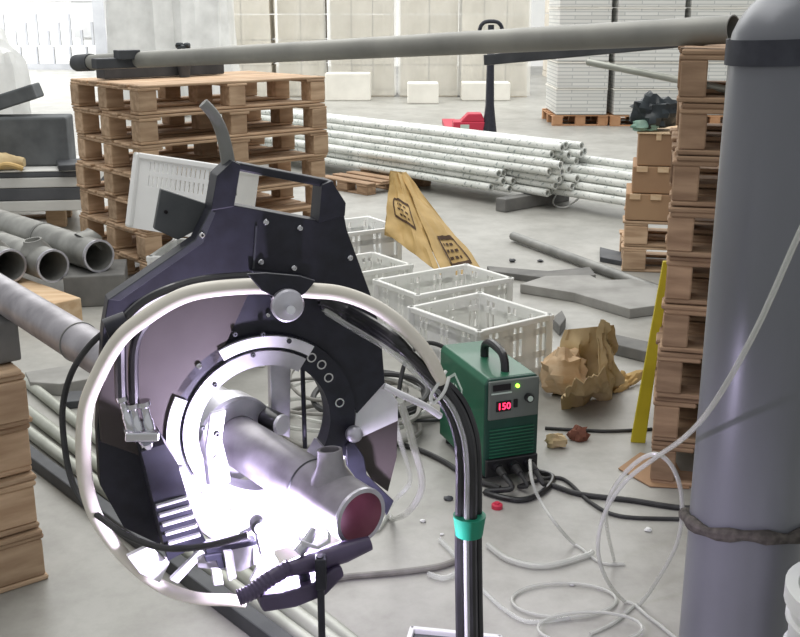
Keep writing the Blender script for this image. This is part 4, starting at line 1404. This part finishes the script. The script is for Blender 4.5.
# top bracket and hoop
WB_ = (HP.at(285, 288) - MP.o).dot(MP.n) + 0.013
tb = plate('hoop_bracket', [(247, 274), (266, 273), (300, 276), (316, 281), (306, 293), (300, 297), (272, 296), (262, 291)], WB_ + 0.006, 0.006, M['black'])
build(MB().bar(MP.at(286, 292, WB_), MP.at(286, 308, 0.0), 0.045, 0.016), 'bracket_neck', M['black'], tb, smooth=False)
plate('bracket_saddle', [(250, 270), (268, 272), (300, 275), (312, 279), (300, 284), (262, 282)], 0.012, 0.012, M['black'], tb)
kb = build(MB().lathe(MP.at(285, 303, WB_), MP.n, [(0.012, -0.0), (0.0235, 0.006), (0.0245, 0.009), (0.0245, 0.016), (0.022, 0.019), (0.0, 0.022)], 28), 'clamp_knob', M['silver'], mach, smooth=True)
build(MB().cyl(MP.at(290, 309, WB_ + 0.015), MP.at(291, 310, WB_ + 0.034), 0.0065, 14), 'knob_screw', M['chrome'], kb)
bolt(268, 315, 0.003, 0.004, mach, name='bracket_screw')
hpts = [(246, 602), (228, 600), (195, 598), (161, 586), (131, 563), (108, 536), (92, 507), (84, 469), (85, 414), (97, 378), (119, 340), (146, 317), (180, 297), (213, 289), (262, 286), (305, 290), (338, 293), (368, 303), (394, 319), (416, 340), (431, 360), (441, 382)]
hoop_path = spl([HP.at(x, y) for x, y in hpts], 6)
nh = len(hoop_path)
hr = [0.0105 + 0.0015 * math.sin(PI * i / nh) for i in range(nh)]
build(MB().tube(hoop_path, hr, 16), 'hoop', M['hoop'], mach, label='cream coloured round hose hoop')

# hoses over the top left and the clip
build(MB().tube(spl([MP.at(250, 277, 0.08), MP.at(205, 281, 0.09), MP.at(168, 291, 0.1), MP.at(140, 306, 0.1), MP.at(122, 328, 0.1), MP.at(120, 360, 0.09), MP.at(121, 398, 0.085)], 7), 0.009, 10), 'control_hose', M['rubber'], mach)
build(MB().tube(spl([MP.at(252, 281, 0.08), MP.at(206, 287, 0.085), MP.at(172, 300, 0.09), MP.at(146, 322, 0.09), MP.at(134, 350, 0.09), MP.at(134, 402, 0.085)], 7), 0.008, 10), 'control_hose', M['rubber'], mach)
build(MB().cyl(MP.at(106, 330, 0.10), MP.at(127, 322, 0.10), 0.017, 18), 'hose_clip', M['black'], mach)
lp_ = [(112, 326, 1.69), (90, 345, 1.7), (72, 372, 1.72), (63, 405, 1.73), (64, 440, 1.73), (71, 478, 1.72), (84, 503, 1.70), (104, 520, 1.66), (130, 537, 1.62), (165, 548, 1.60), (205, 546, 1.60), (248, 535, 1.60)]
build(MB().tube(spl([Z(*p) for p in lp_], 7), 0.0052, 9), 'side_cable', M['cable'], mach)

# wire feeder with cable glands
fd = plate('wire_feeder', [(141, 452), (165, 444), (178, 464), (188, 498), (197, 523), (206, 541), (168, 561), (156, 512), (146, 470)], 0.09, 0.088, M['black'], bevel=0.004)
for i in range(5):
    o_ = i * 9.2
    a_, b_ = MP.at(156 + i * 3.0, 506 + o_, 0.092), MP.at(187 + i * 3.2, 497 + o_, 0.092)
    build(MB().bar(a_, b_, 0.012, 0.005, MP.v), 'cooling_fin', M['white_alu'], fd, smooth=False, bevel=0.001)
gl = build(MB().box(MP.at(141, 434, 0.085), (0.052, 0.03, 0.016), Matrix((MP.u, MP.n, MP.v)).transposed() @ Matrix.Rotation(R(8), 3, 'Y')), 'gland_nut', M['chrome'], mach, smooth=False, bevel=0.003)
for (x0, y0, x1, y1, r) in ((121, 396, 131, 432, 0.0075), (132, 403, 140, 438, 0.0078), (143, 401, 152, 440, 0.0085)):
    build(MB().lathe(MP.at(x0, y0, 0.085), MP.at(x1, y1, 0.085) - MP.at(x0, y0, 0.085), [(r * 1.25, 0), (r * 1.25, 0.008), (r * .8, 0.011), (r * .8, 0.03), (r, 0.033), (r, 0.06)], 14), 'cable_gland', M['chrome'], gl)
build(MB().cyl(MP.at(146, 440, 0.085), MP.at(150, 452, 0.07), 0.012, 14), 'gland_base', M['chrome'], gl)

# torch side: lower plates, adjusters, torch
plate('torch_plate', [(170, 474), (184, 466), (198, 492), (222, 511), (262, 518), (298, 513), (318, 503), (330, 516), (316, 540), (270, 552), (215, 542), (188, 522)], 0.026, 0.01, M['white_alu'])
plate('cover_plate', [(127, 557), (150, 546), (170, 563), (160, 583), (140, 574)], -0.22, 0.012, M['white_alu'], pl=TP)
bx_ = plate('slide_block', [(196, 556), (206, 548), (256, 541), (266, 560), (240, 572), (198, 568)], -0.20, 0.03, M['silver'], pl=TP)
plate('slide_rail', [(205, 549), (256, 540), (258, 545), (207, 555)], -0.192, 0.02, M['black'], pl=TP)
plate('slide_gib', [(204, 556), (222, 553), (226, 568), (219, 569), (216, 561), (206, 562)], -0.185, 0.008, M['black'], pl=TP)
plate('upright_bracket', [(224, 553), (233, 552), (237, 578), (229, 582)], -0.18, 0.012, M['white_alu'], pl=TP)
plate('upright_bracket', [(212, 571), (221, 570), (224, 585), (214, 586)], -0.18, 0.012, M['white_alu'], pl=TP)
plate('strut', [(170, 580), (200, 550), (206, 553), (178, 584)], -0.195, 0.01, M['white_alu'], pl=TP)
plate('strut', [(258, 568), (276, 558), (279, 564), (250, 582)], -0.12, 0.01, M['white_alu'], pl=TP)
plate('torch_holder', [(256, 532), (268, 530), (275, 548), (274, 558), (263, 560)], -0.13, 0.025, M['silver'], pl=TP)
k2 = build(MB().lathe(TP.at(258, 524, -0.12), TP.n, [(0.004, -0.02), (0.012, -0.01), (0.0135, 0.0), (0.0135, 0.012), (0.010, 0.016)], 14), 'adjuster_knob', M['grey_plate'], mach)
build(MB().cyl(TP.at(240, 534, -0.125), TP.at(256, 526, -0.12), 0.004, 10), 'adjuster_screw', M['chrome'], k2)
tor = build(MB().tube([TP.at(286, 570, 0.0), TP.at(312, 562, 0.0), TP.at(344, 552, 0.0), TP.at(370, 543, 0.0)], [0.011, 0.015, 0.0165, 0.011], 16), 'torch_body', M['torch'], mach)
slv = [TP.at(238, 598, 0.01), TP.at(252, 592, 0.01), TP.at(268, 580, 0.005), TP.at(290, 567, 0.0)]
s2 = spl(slv, 9)
build(MB().tube(s2, [0.011 + (0.0015 if i % 2 else 0) for i in range(len(s2))], 14), 'torch_sleeve', M['torch'], tor)
build(MB().tube([TP.at(298, 553, -0.005), TP.at(308, 540, -0.012), TP.at(314, 529, -0.02)], [0.009, 0.009, 0.0065], 14), 'nozzle', M['silver'], tor)
plate('guard_strip', [(302, 541), (318, 546), (328, 540), (327, 532), (331, 533), (331, 543), (319, 550), (302, 546)], 0.0, 0.02, M['white_alu'], pl=TP)
la = plate('curved_shoe', [(261, 597), (285, 593), (315, 583), (336, 568), (342, 567), (345, 576), (326, 596), (296, 608), (264, 613), (260, 606)], 0.02, 0.04, M['torch'], pl=TP, bevel=0.004)
build(MB().cyl(TP.at(300, 560, 0.0), TP.at(308, 590, 0.0), 0.009, 12), 'shoe_stem', M['black'], la)
# support leg down to the floor
lt = TP.at(320, 556, 0.03)
leg = build(MB().cyl(lt, (lt.x, lt.y, 0.012), 0.0055, 12), 'support_leg', M['black'], mach)
build(MB().box(TP.at(321, 572, 0.028), (0.016, 0.02, 0.05)), 'leg_clamp', M['black'], leg, smooth=False, bevel=0.002)
build(MB().lathe((lt.x, lt.y, 0), (0, 0, 1), [(0.045, 0), (0.045, 0.008), (0.008, 0.014)], 24), 'foot_plate', M['steel_dark'], leg)
# feeder frame joining torch side to ring
build(MB().bar(TP.at(262, 556, -0.19), MP.at(262, 540, 0.02), 0.03, 0.03), 'torch_arm', M['silver'], mach, smooth=False, bevel=0.002)

# hose bundle on the right
ct = HP.at(441, 380)
drop = Z(469, 462, 1.66)
hb = None
fl0 = Vector((drop.x + 0.02, drop.y - 0.02, 0))
for i, (ox, oy, r, m, nm) in enumerate(((-0.013, 0, 0.0088, 'rubber', 'cable'), (0.004, -0.010, 0.0088, 'rubber', 'cable'), (0.014, 0.006, 0.007, 'rubber', 'cable'), (0.0, 0.012, 0.0065, 'clear_dense', 'clear_hose'), (-0.004, -0.014, 0.005, 'clear', 'clear_hose'))):
    o_ = Vector((ox, oy, 0))
    path = [MP.at(318 + i * 2, 296 + i * 4, 0.03), MP.at(352, 312 + i * 4, 0.05), HP.at(392, 336 + i * 4, -0.01), HP.at(424, 366 + i * 3, -0.01) + o_ * .6,
            Z(448, 395, 1.66) + o_, Z(463, 424, 1.655) + o_, drop + o_, drop + o_ * 1.1 + Vector((0.002, -0.005, -0.15)), drop + o_ * 1.2 + Vector((0.008, -0.012, -0.35)),
            fl0 + o_ * 1.6 + Vector((0, 0, 0.12)), fl0 + o_ * 2 + Vector((0.02, -0.06, 0.012)), fl0 + o_ * 2 + Vector((0.1, -0.3, 0.011))]
    ob = build(MB().tube(spl(path, 7), r, 10), 'hose_bundle' if hb is None else nm, M[m], mach if hb is None else hb)
    if hb is None:
        hb = ob
d0 = drop + Vector((0.002, -0.005, -0.09))
build(MB().cyl(d0 + Vector((0, 0, 0)), d0 + Vector((0, -0.001, -0.034)), 0.0265, 20, 0.022), 'green_tape', M['tape'], hb, label='green tape wrapped round the hose bundle')
build(MB().tube(spl([Z(446, 371, 1.645), Z(438, 384, 1.635), Z(431, 396, 1.635), Z(434, 403, 1.64), Z(444, 392, 1.63), Z(449, 377, 1.635)], 5), 0.0028, 8), 'zip_tie', M['white_plastic'], hb)

# ------------------------------------------------------------------ the welding arc
ac = E0 + PDIR * 0.10
AP = ac + Vector((-0.45, -0.5, -0.75)).normalized() * (PRAD + 0.012)
arc = thing('welding_arc', 'bright violet white welding arc at the pipe seam', 'arc', AP)
build(MB().sphere(AP, 0.009, 14), 'arc_core', emit('arc_white', '#f3ecff', 60), arc)
vm = bpy.data.materials.new('arc_halo_volume')  # halo round the arc, added as a glowing volume
vm.use_nodes = True
nt = vm.node_tree
nt.nodes.remove(nt.nodes['Principled BSDF'])
em_ = nt.nodes.new('ShaderNodeEmission')
em_.inputs['Color'].default_value = (0.93, 0.62, 1.0, 1)
tcn = nt.nodes.new('ShaderNodeTexCoord')
gtx = nt.nodes.new('ShaderNodeTexGradient')
gtx.gradient_type = 'SPHERICAL'
mpn = nt.nodes.new('ShaderNodeMapping')
PR = 0.085
mpn.inputs['Scale'].default_value = (1 / PR, 1 / PR, 1 / PR)
pw_ = nt.nodes.new('ShaderNodeMath')
pw_.operation = 'POWER'
pw_.inputs[1].default_value = 2.6
ml_ = nt.nodes.new('ShaderNodeMath')
ml_.operation = 'MULTIPLY'
ml_.inputs[1].default_value = 75.0
nt.links.new(tcn.outputs['Object'], mpn.inputs['Vector'])
nt.links.new(mpn.outputs['Vector'], gtx.inputs['Vector'])
nt.links.new(gtx.outputs['Fac'], pw_.inputs[0])
nt.links.new(pw_.outputs[0], ml_.inputs[0])
nt.links.new(ml_.outputs[0], em_.inputs['Strength'])
nt.links.new(em_.outputs[0], nt.nodes['Material Output'].inputs['Volume'])
build(MB().sphere(AP, PR, 20), 'arc_halo', vm, arc)
l = bpy.data.lights.new('arc_light', 'POINT')
l.energy, l.color, l.shadow_soft_size = 24.0, (0.82, 0.72, 1.0), 0.02
lo = bpy.data.objects.new('arc_light', l)
lo.location = AP + Vector((-0.012, -0.02, -0.01))
COL.objects.link(lo)
